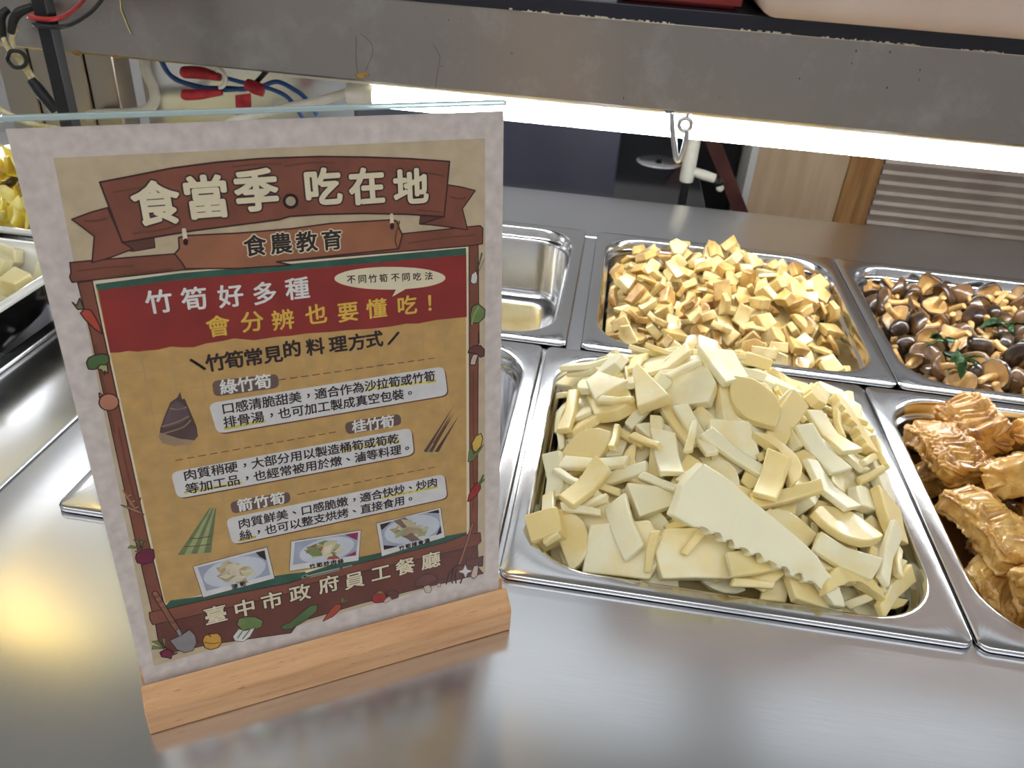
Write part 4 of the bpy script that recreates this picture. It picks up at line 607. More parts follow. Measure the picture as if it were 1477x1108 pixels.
place('potato', POTATO, L1, pm, 'potato_cube', ['square', 'five sided', 'flat'], 'potato', 'potato cubes in the white tray', 'pale %s potato cube, %s %s of the left tray')
gm = [mesh_from(strip_bm(k), 'cabbage_strip', [M['cabbage']]) for k in range(2)]
place('greens', [d for d in GREENS if d[0] < 2], L2, gm, 'cabbage_strip', ['long', 'broad'], 'cabbage', 'yellow cabbage strips in the far left tray', '%s yellow cabbage strip, %s %s of the far left tray')
km = mesh_from(mushroom_cap_bm(2), 'black_mushroom', [M['cap'], M['gill']])
place('greens', [d for d in GREENS if d[0] == 2], L2, {2: km}, 'black_mushroom', {2: 'dark'}, 'mushroom', 'dark mushrooms among the yellow cabbage', '%s mushroom cap among yellow cabbage, %s %s of that tray')
fill('potato_cubes', L1, h_potato, .024, M['potato'], 'pale potato cubes deep in the left tray', 'potato', .04)
fill('cabbage_strips', L2, h_greens, .022, M['cabbage'], 'yellow cabbage strips deep in the far left tray', 'cabbage', .04)

M['oil'] = noisy(mat('oily_film', srgb(190, 160, 84), .12, .7), srgb(186, 158, 90), srgb(204, 192, 150), 12)
bm = bmesh.new(); f_ = bm.faces.new([bm.verts.new((x, y, -.0985)) for x, y in rrect(-.347+.045, -.022-.045, .7367+.045, 1.075-.045, .03)])
r_ = bmesh.ops.extrude_face_region(bm, geom=[f_])
for v in r_['geom']:
    if isinstance(v, bmesh.types.BMVert): v.co.z -= .0012
tag(obj('oil_film', bm, M['oil']), 'thin yellow oil film on the bottom of the empty back pan', 'oil', kind='stuff')
# the printed sheet, in millimetres from its lower left corner: (colour, outline points, edge line width; below 0 a stroke)
PRINT = [["kraft_pale",[[14,278.2],[200.3,277.6],[200.7,12.4],[6.5,7.6]],0],
["cream",[[17.6,225.3],[20.7,226.5],[190.1,224.9],[191.3,224.8],[190.2,44.6],[18,45.7],[12,45]],0],
["kraft",[[18.9,223.9],[189.8,223.7],[188.6,46.5],[18.6,47.5]],0],
["green",[[19,224.5],[53.9,225.7],[95.6,224.9],[189.8,223.9],[190,219.7],[95.2,221.5],[53.4,222.4],[19.4,221.5]],0],
["red",[[19.5,221.6],[53.4,222.6],[95.2,221.7],[190,220.3],[189.9,186.2],[179.7,186.6],[172.4,186.8],[162.8,186.2],[156.9,187],[148.7,186.6],[138.3,186.8],[127.1,187.7],[118.3,188],[106.5,188.9],[98,188.8],[91.8,189.2],[81.1,189],[72.2,191.3],[66.6,190.7],[59.5,190.6],[54,189.5],[48.9,190.2],[44.3,191.3],[38.6,190.6],[33.6,190.9],[30.2,190.9],[26.3,191.9],[22.1,191.7],[18.8,192.2]],0],
["wood",[[12.4,225.9],[18.1,226.2],[17.9,202],[17.3,90.1],[18,45.7],[19,32.9],[12,31.2],[11.6,45.1],[11.6,91.7],[12.9,202.7]],0.35],
["wood",[[191.5,225.1],[196.5,224.9],[197,169.7],[196.5,176.9],[195.5,44.6],[190.8,44.4],[191.2,177.6]],0.35],
["wood",[[11.3,235],[19.8,235.1],[52.7,234.7],[60.7,234.3],[102.9,234.5],[116.7,233.2],[156.5,234.3],[197.6,234.8],[199.1,233.2],[198.9,225.2],[191,224.8],[95.7,226.5],[101.9,224.5],[55,227.1],[32.6,226.6],[10.4,226.4],[9.9,228.6],[10.9,230.9]],0.45],
["green",[[18.2,45.6],[21.4,48.6],[36.1,46.5],[48.4,46],[76.3,48.3],[91.5,46.4],[92.1,45.2],[114.8,47.7],[131.3,47.1],[149.4,47],[165.8,48.6],[177.7,47.6],[188.6,47.1],[188,38.8],[165.6,39.6],[122.9,38.4],[87.5,40],[79.6,38],[47.4,38.6],[19.1,41.2]],0],
["wood_dark",[[11.9,35.4],[18.5,35.9],[43.1,37.3],[82.8,37],[98,39.3],[142.2,39.5],[187.4,39],[195.4,35.3],[196.1,17.6],[199.3,12.2],[152.8,13.5],[121.4,13.7],[84.8,11.9],[79.7,5.5],[35.5,12.6],[16,14],[11.4,24.3]],0.45],
["wood",[[10.2,44.2],[19.7,43.7],[43.9,43.3],[83.2,41.2],[98.3,43.3],[142.4,42.9],[175.2,43.1],[187.4,45.3],[197.3,44.4],[197.9,37.4],[195.4,35.3],[165.5,35.7],[119.5,36.7],[91.4,37.3],[82.5,34.2],[42.7,34.6],[18.4,35.2],[10.5,35.6],[9.8,39.6]],0.4],
["wood_light",[[55.4,241.7],[58.2,242.4],[80.3,241.5],[103.6,241.4],[122.6,242.4],[152.3,241.6],[154.3,240.7],[155.4,236.8],[156.7,233.8],[154.5,227],[116.1,226.7],[95.7,226.5],[101.9,224.2],[78.2,225.2],[56,227.5],[55.3,229.8],[52.7,234.7],[54.9,236.8]],0.5],
["wood_shade",[[33.1,241.7],[45.5,243.2],[45.2,238.2],[36.2,237.4],[30.5,239.1]],0.35],
["wood",[[29.9,257],[23.5,255.6],[15.7,253.2],[22.6,245.3],[19.6,234.2],[25.5,235.2],[36.4,238.5],[32.8,241.7]],0.45],
["wood_shade",[[166.3,242.5],[178.4,240.8],[175.8,236.8],[165.6,238.2]],0.35],
["wood",[[180.2,256.6],[187.6,255],[195,252.7],[188.1,244.1],[190.8,233.3],[175.8,236.6],[166.7,238.4],[178.4,241]],0.45],
["wood",[[28.9,267.6],[41.7,269.4],[57.4,271.7],[75.2,273.1],[93.5,273.7],[105.8,273.5],[120,273.2],[140.1,271.9],[161.1,270.1],[181.8,267.6],[180.2,254.4],[178.4,240.9],[160.2,243.6],[138.5,245.8],[117.8,247],[103.8,247.2],[99.1,246.1],[80.7,245.2],[62.1,244.3],[44.1,242.7],[32.8,241.7],[30.8,255.1]],0.55],
["cream",[[58.1,244.9],[58,240]],-0.9],
["outline",[[58.1,240.2],[57.9,239]],-1],
["cream",[[151.8,243.9],[151.8,239]],-0.9],
["outline",[[151.8,239.2],[151.7,237.9]],-1],
["grain",[[33.1,263.1],[46,264.6],[52.8,264.5]],-0.35],
["grain",[[37.5,245.2],[49.8,245.9],[57.2,247.6]],-0.35],
["grain",[[82.1,270.9],[93.3,271.3],[102.6,270.8]],-0.35],
["grain",[[104.1,269.8],[115.9,270.7],[125.8,270]],-0.35],
["grain",[[167.5,263],[171.9,262.6],[178.6,260.9]],-0.35],
["grain",[[164.7,245.3],[171.4,244.3],[177.1,243.3]],-0.35],
["grain",[[155.6,240.6],[153,232.1],[153.9,227.6]],-0.35],
["grain",[[13.8,231.1],[24.8,231.4],[35.1,231]],-0.35],
["grain",[[25.7,226.9],[38,227.6],[50.6,228]],-0.35],
["grain",[[159.6,229.3],[178,230.2],[194.6,230.2]],-0.35],
["grain",[[181.8,250.6],[187.6,249.1],[189.9,250]],-0.35],
["grain",[[20.4,252.2],[24.4,251.8],[28.7,252.4]],-0.35],
["grain",[[13.7,196.8],[13.4,173.1],[13.4,152.2]],-0.35],
["grain",[[15.4,153.9],[15.1,127.5],[15.9,106.3]],-0.35],
["grain",[[193.5,153.5],[193.2,128.5],[193.5,112.8]],-0.35],
["grain",[[192.6,96.9],[193.5,74.4],[192.2,60.3]],-0.35],
["grain",[[27.6,29.9],[37.7,28.5],[46.2,29.1]],-0.35],
["grain",[[54.7,11.5],[67.7,9.8],[77,12.5]],-0.35],
["grain",[[107,17],[121.6,16.5],[132,18.8]],-0.35],
["grain",[[148.4,20.7],[158,23.5],[172.5,24.8]],-0.35],
["grain",[[165.5,36.8],[175.1,37.5],[184.9,38.3]],-0.35],
["outline",[[105,254.1],[105.1,254.1]],-3.6],
["cream",[[105,254.1],[105.1,254.1]],-2.2],
["cream",[[178.5,209.2],[178.1,210.2],[177.1,211.2],[175.3,212.3],[172.9,213.3],[169.9,214.4],[166.4,215.4],[162.5,216.3],[158.4,217],[154,217.7],[149.6,218.2],[145.2,218.6],[141,218.8],[137,218.9],[133.3,218.8],[130,218.6],[127.2,218.2],[125,217.6],[123.3,217],[122.2,216.2],[121.9,215.4],[122.1,214.4],[123,213.5],[124.6,212.4],[126.7,211.4],[129.4,210.4],[132.7,209.4],[136.3,208.5],[140.3,207.7],[144.6,207],[149,206.4],[153.5,206],[157.9,205.7],[162.2,205.6],[166.1,205.6],[169.6,205.8],[172.7,206.2],[175.2,206.8],[177,207.4],[178.1,208.3]],0],
["cream",[[152.4,206.5],[150,202.5],[160.2,207.1]],0],
["ink",[[51.8,183.3],[54.5,180.6],[57,177.9]],-0.7],
["ink",[[146.9,177.2],[149.6,179.9],[152.2,182.6]],-0.7],
["grain",[[90.3,166.3],[92,166.3],[93.6,166.3]],-0.22],
["grain",[[95.8,166.2],[97.5,166.2],[99.2,166.2]],-0.22],
["grain",[[101.4,166.2],[103,166.1],[104.7,166.1]],-0.22],
["grain",[[106.9,166.1],[108.6,166.1],[110.2,166.1]],-0.22],
["grain",[[112.4,166],[114.1,166],[115.8,166]],-0.22],
["grain",[[118,166],[119.6,165.9],[121.3,165.9]],-0.22],
["grain",[[123.5,165.9],[125.2,165.9],[126.8,165.9]],-0.22],
["grain",[[129,165.8],[130.7,165.8],[132.4,165.8]],-0.22],
["grain",[[134.6,165.8],[136.2,165.7],[137.9,165.7]],-0.22],
["grain",[[140.1,165.7],[141.8,165.7],[143.4,165.7]],-0.22],
["grain",[[145.6,165.6],[147.3,165.6],[149,165.6]],-0.22],
["grain",[[151.2,165.6],[152.8,165.5],[154.5,165.5]],-0.22],
["grain",[[156.7,165.5],[158.4,165.5],[160,165.5]],-0.22],
["grain",[[162.2,165.4],[163.9,165.4],[165.6,165.4]],-0.22],
["grain",[[167.8,165.4],[169.4,165.3],[171.1,165.3]],-0.22],
["grain",[[36.9,131.6],[38.5,131.6],[40.1,131.6]],-0.22],
["grain",[[42.3,131.6],[43.9,131.6],[45.5,131.6]],-0.22],
["grain",[[47.7,131.6],[49.3,131.6],[50.9,131.6]],-0.22],
["grain",[[53.1,131.6],[54.7,131.6],[56.3,131.6]],-0.22],
["grain",[[58.5,131.6],[60.1,131.6],[61.7,131.6]],-0.22],
["grain",[[63.9,131.6],[65.5,131.6],[67.1,131.6]],-0.22],
["grain",[[69.3,131.6],[70.9,131.6],[72.5,131.6]],-0.22],
["grain",[[74.7,131.6],[76.3,131.6],[77.9,131.5]],-0.22],
["grain",[[80,131.5],[81.7,131.5],[83.3,131.5]],-0.22],
["grain",[[85.4,131.5],[87.1,131.5],[88.7,131.5]],-0.22],
["grain",[[90.8,131.5],[92.5,131.5],[94.1,131.5]],-0.22],
["grain",[[96.2,131.5],[97.8,131.5],[99.5,131.5]],-0.22],
["grain",[[101.6,131.5],[103.2,131.5],[104.9,131.5]],-0.22],
["grain",[[107,131.5],[108.6,131.5],[110.2,131.5]],-0.22],
["grain",[[112.4,131.5],[114,131.5],[115.6,131.5]],-0.22],
["grain",[[92.6,97.9],[94.4,97.9],[96.3,97.9]],-0.22],
["grain",[[98.7,97.9],[100.5,97.9],[102.4,97.9]],-0.22],
["grain",[[104.8,97.8],[106.6,97.8],[108.5,97.8]],-0.22],
["grain",[[110.9,97.8],[112.7,97.8],[114.6,97.8]],-0.22],
["grain",[[117,97.8],[118.8,97.8],[120.7,97.8]],-0.22],
["grain",[[123.1,97.7],[124.9,97.7],[126.8,97.7]],-0.22],
["grain",[[129.2,97.7],[131,97.7],[132.9,97.7]],-0.22],
["grain",[[135.3,97.7],[137.1,97.7],[139,97.7]],-0.22],
["grain",[[141.4,97.7],[143.2,97.6],[145.1,97.6]],-0.22],
["grain",[[147.5,97.6],[149.3,97.6],[151.2,97.6]],-0.22],
["grain",[[153.6,97.6],[155.4,97.6],[157.3,97.6]],-0.22],
["grain",[[159.7,97.6],[161.5,97.6],[163.4,97.5]],-0.22],
["grain",[[165.8,97.5],[167.6,97.5],[169.5,97.5]],-0.22],
["grain",[[57.2,154.8],[57.2,156.3],[57.6,157.4],[58.3,158.2],[59.4,158.6],[60.8,158.8],[173.3,158.8],[174.8,158.6],[175.9,158.2],[176.8,157.4],[177.4,156.3],[177.7,154.8],[178.7,145.1],[178.7,143.6],[178.3,142.5],[177.6,141.7],[176.5,141.3],[175.1,141.1],[62.6,141.4],[61.1,141.6],[60,142],[59.1,142.8],[58.5,143.9],[58.2,145.4]],0],
["white_box",[[56.5,155.6],[56.5,157.1],[56.9,158.2],[57.6,159],[58.7,159.4],[60.1,159.6],[172.6,159.6],[174.1,159.4],[175.2,159],[176.1,158.2],[176.7,157.1],[177,155.6],[178,145.9],[178,144.4],[177.6,143.3],[176.9,142.5],[175.8,142.1],[174.4,141.9],[61.9,142.2],[60.4,142.4],[59.3,142.8],[58.4,143.6],[57.8,144.7],[57.5,146.2]],0],
["pill",[[59.2,168.1],[59.4,169.2],[59.8,170],[60.4,170.6],[61.2,170.9],[62.3,171],[87.3,169.8],[88.4,169.7],[89.2,169.3],[89.8,168.6],[90.1,167.8],[90.1,166.7],[90.1,165],[89.9,163.9],[89.5,163.1],[88.8,162.5],[88,162.2],[86.9,162.1],[62.1,162.5],[61,162.7],[60.2,163.1],[59.6,163.7],[59.3,164.5],[59.2,165.6]],0],
["highlight",[[133.7,153.5],[152.5,152.6],[171.3,151.7]],-0.9],
["highlight",[[62,144.5],[71.4,144.6],[80.8,144.8]],-0.9],
["grain",[[34.5,120.7],[34.6,122.1],[35,123.3],[35.8,124.1],[36.9,124.5],[38.3,124.7],[153.5,124.9],[155,124.7],[156.1,124.3],[157,123.5],[157.5,122.3],[157.8,120.9],[158.3,111.7],[158.3,110.3],[157.9,109.1],[157.1,108.4],[156,107.9],[154.6,107.7],[39.1,108.9],[37.7,109],[36.5,109.5],[35.7,110.3],[35.1,111.5],[34.9,112.9]],0],
["white_box",[[33.8,121.5],[33.9,122.9],[34.3,124.1],[35.1,124.9],[36.2,125.3],[37.6,125.5],[152.8,125.7],[154.3,125.5],[155.4,125.1],[156.3,124.3],[156.8,123.1],[157.1,121.7],[157.6,112.5],[157.6,111.1],[157.2,109.9],[156.4,109.2],[155.3,108.7],[153.9,108.5],[38.4,109.7],[37,109.8],[35.8,110.3],[35,111.1],[34.4,112.3],[34.2,113.7]],0],
["pill",[[120.9,133.1],[121,134.2],[121.3,135],[121.8,135.6],[122.6,135.9],[123.7,136.1],[148.1,135.6],[149.2,135.5],[150.1,135.1],[150.7,134.5],[151.1,133.7],[151.4,132.6],[151.4,131.7],[151.4,130.6],[151.1,129.8],[150.6,129.2],[149.8,128.8],[148.7,128.7],[124.3,128.7],[123.2,128.8],[122.3,129.2],[121.7,129.8],[121.3,130.6],[121.1,131.7]],0],
["highlight",[[117.8,119.8],[133.6,119.6],[149.3,119.4]],-0.9],
["highlight",[[38.6,112.5],[51.8,112.2],[65.1,111.9]],-0.9],
["grain",[[56.1,87.3],[56.2,88.7],[56.5,89.9],[57.3,90.7],[58.4,91.1],[59.8,91.3],[171.9,90.8],[173.4,90.7],[174.5,90.2],[175.4,89.4],[176,88.3],[176.3,86.8],[177.1,77.8],[177.1,76.3],[176.7,75.2],[176,74.4],[174.9,74],[173.5,73.8],[61.1,74.2],[59.6,74.4],[58.5,74.8],[57.6,75.6],[57.1,76.8],[56.8,78.2]],0],
["white_box",[[55.4,88.1],[55.5,89.5],[55.8,90.7],[56.6,91.5],[57.7,91.9],[59.1,92.1],[171.2,91.6],[172.7,91.5],[173.8,91],[174.7,90.2],[175.3,89.1],[175.6,87.6],[176.4,78.6],[176.4,77.1],[176,76],[175.3,75.2],[174.2,74.8],[172.8,74.6],[60.4,75],[58.9,75.2],[57.8,75.6],[56.9,76.4],[56.4,77.6],[56.1,79]],0],
["pill",[[58.5,98.7],[58.6,99.8],[58.9,100.6],[59.5,101.2],[60.3,101.5],[61.4,101.6],[85.8,100.9],[86.9,100.7],[87.7,100.4],[88.3,99.7],[88.6,98.9],[88.7,97.8],[88.7,96.8],[88.5,95.7],[88.2,94.9],[87.5,94.3],[86.7,93.9],[85.6,93.8],[61.7,94.1],[60.6,94.2],[59.8,94.6],[59.1,95.2],[58.7,96],[58.6,97.1]],0],
["highlight",[[138.8,84.5],[154.6,84.2],[170.4,83.9]],-0.9],
["highlight",[[60.2,76.8],[64.1,76.8],[68,76.9]],-0.9],
["shoot_dark",[[44.6,167.8],[42.9,165.2],[39.5,163.2],[35.8,156.4],[33,150.4],[31.6,145.7],[32.6,142.2],[37.6,139.6],[44.9,139],[48.9,142.7],[49.1,148.2],[48,154],[46.7,160.8],[46,164.1],[44.9,163.8]],0],
["shoot_mid",[[42.2,163.7],[39.8,162],[36.6,156.2],[34,150.7],[35.6,149.8],[42.1,151.3],[47,153.6],[46.1,159.8]],0],
["shoot_light",[[32.2,148.3],[31.6,145.7],[32.6,142.2],[37.6,139.6],[44.9,139],[47,140.8],[40,143.4],[35.1,146.6]],0],
["shoot_light",[[34.1,151.3],[40.5,152.2],[46.2,154.3]],-0.35],
["shoot_light",[[32.5,147.2],[38.9,148.1],[43.6,149.3],[46.8,152]],-0.35],
["shoot_light",[[39,160],[42.4,158.9],[46,159.3]],-0.35],
["shoot_dark",[[182.1,135],[165.4,108.2],[163.3,109.2]],0],
["shoot_dark",[[182.6,131.1],[168.4,107.6],[166.3,108.5]],0],
["shoot_dark",[[185.1,128.5],[172,106.8],[169.8,107.8]],0],
["grain",[[180.9,130.8],[170.9,112.3],[168.8,113.2]],0],
["shoot_tip",[[163.5,108.6],[167.3,107.3],[171.5,106.6]],-0.5],
["asp",[[48.4,100.6],[49.6,100],[32.5,75.4],[29.2,76.1]],0],
["asp_light",[[49.1,100.8],[50,99.9],[35.6,74.8],[32.3,75.5]],0],
["asp",[[49.7,100.2],[50.5,99.8],[38.8,74.3],[35.5,75]],0],
["asp_light",[[50.4,100.4],[51,99.6],[42,73.7],[38.6,74.5]],0],
["asp",[[51,99.9],[51.5,99.5],[45.2,73.2],[41.8,73.9]],0],
["grain",[[36.7,84.6],[41.4,83.6],[46.3,83.5]],-0.25],
["grain",[[33.2,80.5],[38.8,79.2],[45.7,78.5]],-0.25],
["white_box",[[35.3,67],[73.4,68.7],[75,46.8],[37.2,45.5]],0.2],
["dish_bg",[[37.4,65.7],[71.9,67],[73,50],[39.4,49.3]],0],
["plate",[[71.4,58],[70.7,54.8],[68,51.9],[63.8,49.8],[58.5,48.6],[52.8,48.4],[47.5,49.4],[43.1,51.4],[40.3,54.1],[39.2,57.2],[40,60.3],[42.6,63],[46.6,65.2],[51.7,66.4],[57.3,66.6],[62.6,65.7],[67.1,63.8],[70.2,61.1]],0],
["food_a",[[45.7,61],[49.1,58.2],[52.4,60.6],[49,63.3]],0],
["food_b",[[53.6,55.4],[56.9,56.3],[58.5,60.1],[55.2,59.2]],0],
["food_c",[[54.8,54.1],[60,52.7],[63.6,57.5],[58.4,58.8]],0],
["food_a",[[50.9,56],[55.6,55.4],[59,59.5],[54.2,60]],0],
["food_b",[[49.8,51.6],[54.1,51.7],[56.6,56.2],[52.3,56.1]],0],
["food_c",[[52.7,58.7],[56.2,56.8],[59,59.8],[55.5,61.7]],0],
["food_a",[[56.3,59.9],[60.4,53.6],[66.5,52.6],[62.3,59]],0],
["food_b",[[55.6,52.9],[60.3,51.7],[64.2,54.8],[59.5,55.9]],0],
["food_c",[[48.1,56],[51.7,55.2],[54.4,58.3],[50.8,59]],0],
["food_a",[[55.7,58],[59.4,57.3],[62.1,60.5],[58.4,61.1]],0],
["food_b",[[52,53.3],[56.5,54.1],[58.9,59.2],[54.4,58.4]],0],
["food_c",[[45.6,57.6],[49.8,52.4],[55.3,53.7],[51,58.8]],0],
["food_a",[[46.8,56.7],[50.3,54.2],[54,55.4],[50.5,57.9]],0],
["food_b",[[51.9,60.4],[53.8,56.4],[57.2,54.8],[55.2,58.8]],0],
["food_c",[[48.5,61.8],[53.5,58.8],[58.3,61.9],[53.2,65]],0],
["food_a",[[53,55.4],[56.2,56],[58.4,59],[55.2,58.4]],0],
["food_b",[[55.8,56.6],[57.4,52.4],[60.9,51.5],[59.2,55.7]],0],
["food_c",[[46.2,63.1],[47.9,58.6],[51.7,58],[49.9,62.5]],0],
["food_a",[[49.7,63.2],[54,57.4],[59.9,58.1],[55.6,63.9]],0],
["food_b",[[56.7,58.5],[60.3,56.3],[64.1,57.5],[60.4,59.8]],0],
["food_c",[[52.8,57.1],[55.3,49.8],[61.2,48.3],[58.6,55.7]],0],
["food_a",[[50.8,61.2],[53.1,55.6],[57.8,54.7],[55.5,60.3]],0],
["food_b",[[48.1,56.9],[51.3,57.4],[53.6,60.3],[50.4,59.8]],0],
["food_c",[[57.1,58.2],[60.2,57.4],[62.9,58.9],[59.9,59.8]],0],
["food_a",[[51.6,52.8],[56.4,50.4],[61,52.7],[56.1,55.1]],0],
["food_b",[[47.5,61],[51.3,62.4],[53.7,66.6],[49.9,65.2]],0],
["ink",[[67.2,67],[71.9,67],[72,60.2],[68.9,63.6]],0],
["white_box",[[86.2,69],[124.9,65.9],[122.1,45.2],[83.2,49.3]],0.2],
["dish_bg",[[88.1,67.8],[123.1,64.9],[120.9,49.2],[85.6,53.1]],0],
["plate",[[120.4,58.3],[119.9,55.4],[117.4,52.9],[113.5,50.9],[108.5,49.9],[103.1,49.8],[98,50.6],[93.7,52.4],[90.8,54.8],[89.6,57.5],[90.2,60.3],[92.6,62.7],[96.4,64.6],[101.2,65.8],[106.6,65.9],[111.7,65.1],[116.1,63.4],[119.1,61.1]],0],
["food_a",[[103.9,59.5],[109.1,53.5],[115.6,54.6],[110.3,60.7]],0],
["food_d",[[104,51.2],[106.8,50.8],[108.6,53.1],[105.8,53.5]],0],
["asp_light",[[100.6,63.3],[104.2,57],[109.9,54.3],[106.3,60.7]],0],
["food_b",[[101.9,55.1],[106.3,55.6],[107.6,60.7],[103.3,60.3]],0],
["food_e",[[92.2,61.5],[96.1,56.2],[101.6,54.7],[97.6,60.1]],0],
["food_a",[[106.5,56.4],[109.3,53.4],[112.6,53.6],[109.9,56.6]],0],
["food_d",[[93.2,58.5],[97.5,59.5],[100.1,63.8],[95.8,62.8]],0],
["asp_light",[[95.8,59.3],[100.9,57],[105,60.6],[99.9,62.9]],0],
["food_b",[[95.8,54.5],[101.3,54.7],[104.6,59.8],[99.1,59.6]],0],
["food_e",[[95.4,60.2],[98.7,57.7],[102,59.3],[98.7,61.8]],0],
["food_a",[[103.4,56],[108.6,55.9],[111.6,60.7],[106.4,60.8]],0],
["food_d",[[104.1,54.8],[107.3,50.4],[111.7,49.9],[108.5,54.3]],0],
["asp_light",[[104.3,58.9],[108,55.7],[111.6,57.7],[107.9,60.8]],0],
["food_b",[[105.7,60],[108.4,58.1],[111.3,58.8],[108.5,60.7]],0],
["food_e",[[100.1,63.9],[104.3,61.2],[108.6,62],[104.4,64.6]],0],
["food_a",[[99.3,57.4],[104.4,55.3],[108.2,59.3],[103,61.5]],0],
["food_d",[[100.9,57.8],[106,54.5],[110.7,57.1],[105.6,60.4]],0],
["asp_light",[[102.1,59.7],[107.7,55.5],[112.8,59.1],[107.2,63.3]],0],
["food_b",[[100.8,61.2],[103.6,57.1],[107.7,56.3],[104.8,60.4]],0],
["food_e",[[102.4,56],[106.1,53],[110.2,54.1],[106.4,57.1]],0],
["food_a",[[100.9,58.5],[103.3,53.2],[108,52.9],[105.5,58.2]],0],
["food_d",[[99.3,60.1],[103.9,55],[109.4,56.6],[104.7,61.7]],0],
["asp_light",[[100.7,54.9],[106,55],[108.3,60.5],[103.1,60.4]],0],
["food_b",[[101.1,56.7],[107.8,55.8],[111,62.8],[104.2,63.6]],0],
["food_e",[[93.9,63.1],[96.4,56],[102.4,54.7],[99.7,61.8]],0],
["food_a",[[101.7,54.6],[106.5,55.6],[108.2,61.1],[103.5,60.1]],0],
["magenta",[[115.5,65.4],[123.1,64.9],[122.3,59.5]],0],
["magenta",[[113.9,50.4],[121,52.3],[120.7,49.4]],0],
["white_box",[[133.8,68.1],[172.4,69.1],[174.7,47.1],[135.6,44.2]],0.2],
["dish_bg",[[135.9,66.9],[171.2,68.1],[172.7,50.8],[137.2,48.5]],0],
["plate",[[171.4,58.9],[171,55.6],[168.5,52.6],[164.4,50.3],[159,49.1],[153.2,48.9],[147.5,50],[142.8,52.1],[139.5,54.9],[138,58.1],[138.5,61.3],[140.8,64.2],[144.8,66.5],[150,67.7],[155.7,67.9],[161.4,67],[166.2,65],[169.7,62.2]],0],
["food_b",[[152.6,55.3],[155.1,51.2],[159.1,50.3],[156.5,54.3]],0],
["food_c",[[144.6,61.7],[149.5,61.2],[153.1,64.5],[148.1,65]],0],
["asp_light",[[157.2,52.2],[162.4,51.8],[164.4,56.9],[159.3,57.3]],0],
["food_f",[[149.9,57.1],[153.7,54],[157.7,55.2],[153.8,58.3]],0],
["food_b",[[149,58.6],[153.1,58.3],[155.7,61.5],[151.6,61.8]],0],
["food_c",[[149.8,62.2],[154.4,55.3],[161.2,52.5],[156.5,59.6]],0],
["asp_light",[[151.2,60.4],[156.1,55.9],[161.8,55.1],[156.9,59.6]],0],
["food_f",[[149.8,59.8],[154.3,55.2],[159.2,57.3],[154.6,61.8]],0],
["food_b",[[148.3,58],[153.1,51.9],[159.4,49.3],[154.6,55.5]],0],
["food_c",[[141,62.2],[144.4,57.8],[149,57.6],[145.5,62]],0],
["asp_light",[[153.1,59.5],[155.8,60.3],[157.3,63.1],[154.6,62.3]],0],
["food_f",[[149.2,55.4],[153.5,49.9],[159.2,49.6],[154.9,55.2]],0],
["food_b",[[143.7,67.9],[147.9,60.3],[155,59.4],[150.7,67]],0],
["food_c",[[154.5,56.8],[157.6,54.6],[160.3,56.1],[157.3,58.3]],0],
["asp_light",[[152.6,56.1],[157.3,55.1],[159.9,59.3],[155.1,60.2]],0],
["food_f",[[146,57.2],[150.7,53.2],[155.2,55.6],[150.5,59.6]],0],
["food_b",[[149.9,57.1],[156.2,56.1],[161.1,59.8],[154.8,60.8]],0],
["food_c",[[144.6,56.3],[151.3,55.1],[156.7,58.6],[150,59.8]],0],
["asp_light",[[150.9,61.6],[154.5,56.7],[159.5,56.1],[155.9,61]],0],
["food_f",[[144.2,59.4],[147,57.5],[149.7,58.5],[146.9,60.3]],0],
["food_b",[[160,55.4],[163.2,55.4],[164.9,58.2],[161.7,58.2]],0],
["food_c",[[149.9,63.6],[152.6,58.4],[157.3,57.9],[154.6,63.1]],0],
["asp_light",[[144,55],[148.2,55.6],[149.9,60],[145.7,59.4]],0],
["food_f",[[143.8,67.4],[149.2,60.7],[156.2,61.4],[150.7,68.1]],0],
["food_b",[[148,67.4],[151.7,61],[157.9,58.8],[154,65.3]],0],
["food_c",[[153.1,56.5],[157.2,54.9],[159.9,57.9],[155.8,59.5]],0],
["ink",[[135.9,66.9],[142.9,67.2],[136.6,62.7]],0],
["ink",[[164,67.6],[171.2,68.1],[171.5,65.4]],0],
["ink",[[172.1,56.4],[172.7,50.8],[169.1,50]],0],
["ink",[[137.2,48.5],[137.1,51.9],[146.1,48.7]],0],
["wave_light",[[90.4,43.1],[91.1,43.2],[92,43.4]],-1.2],
["green",[[90.9,43],[91.2,43.1],[91.6,43.1]],-0.5],
["wave_light",[[93,43],[101.5,43.1],[110.6,43.1]],-0.45],
["wave_light",[[112.9,42.9],[115.3,42.9],[117.7,43]],-0.45],
["wave_light",[[93.9,41.7],[101.4,41.8],[110.6,41.9]],-0.2],
["leaf_dull",[[8.7,217.5],[10,215.8],[11.9,219.1],[12.2,216],[12.6,214],[10.1,214]],0.4],
["carrot",[[10.8,212.2],[12.6,214],[15,213.2],[16.1,210],[17.1,205.7],[17.4,201.5],[14.7,204.5],[12.1,209]],0.4],
["leaf_dark",[[8.6,188.9],[9.9,191.1],[12.4,192],[15.7,192.2],[18.1,191.1],[17.9,188.4],[15.8,186.3],[13.8,186.6],[11.1,185.1],[8.8,185.7]],0.4],
["stem_pale",[[12.2,185.4],[13.9,187.1],[16.7,186.6],[16.1,182.2],[15,183.9],[14.7,181.8],[13.9,184.6]],0.4],
["onion",[[17.9,167.3],[17.4,165.9],[16.5,164.8],[15.2,164.1],[13.8,163.8],[12.4,164.1],[11.2,164.8],[10.3,166],[9.8,167.4],[9.9,168.8],[10.4,170.2],[11.3,171.3],[12.5,172.1],[13.9,172.3],[15.3,172.1],[16.6,171.4],[17.5,170.2],[18,168.8]],0.4],
["onion",[[10.5,171.1],[10.8,173.6],[12,172.1]],0.4],
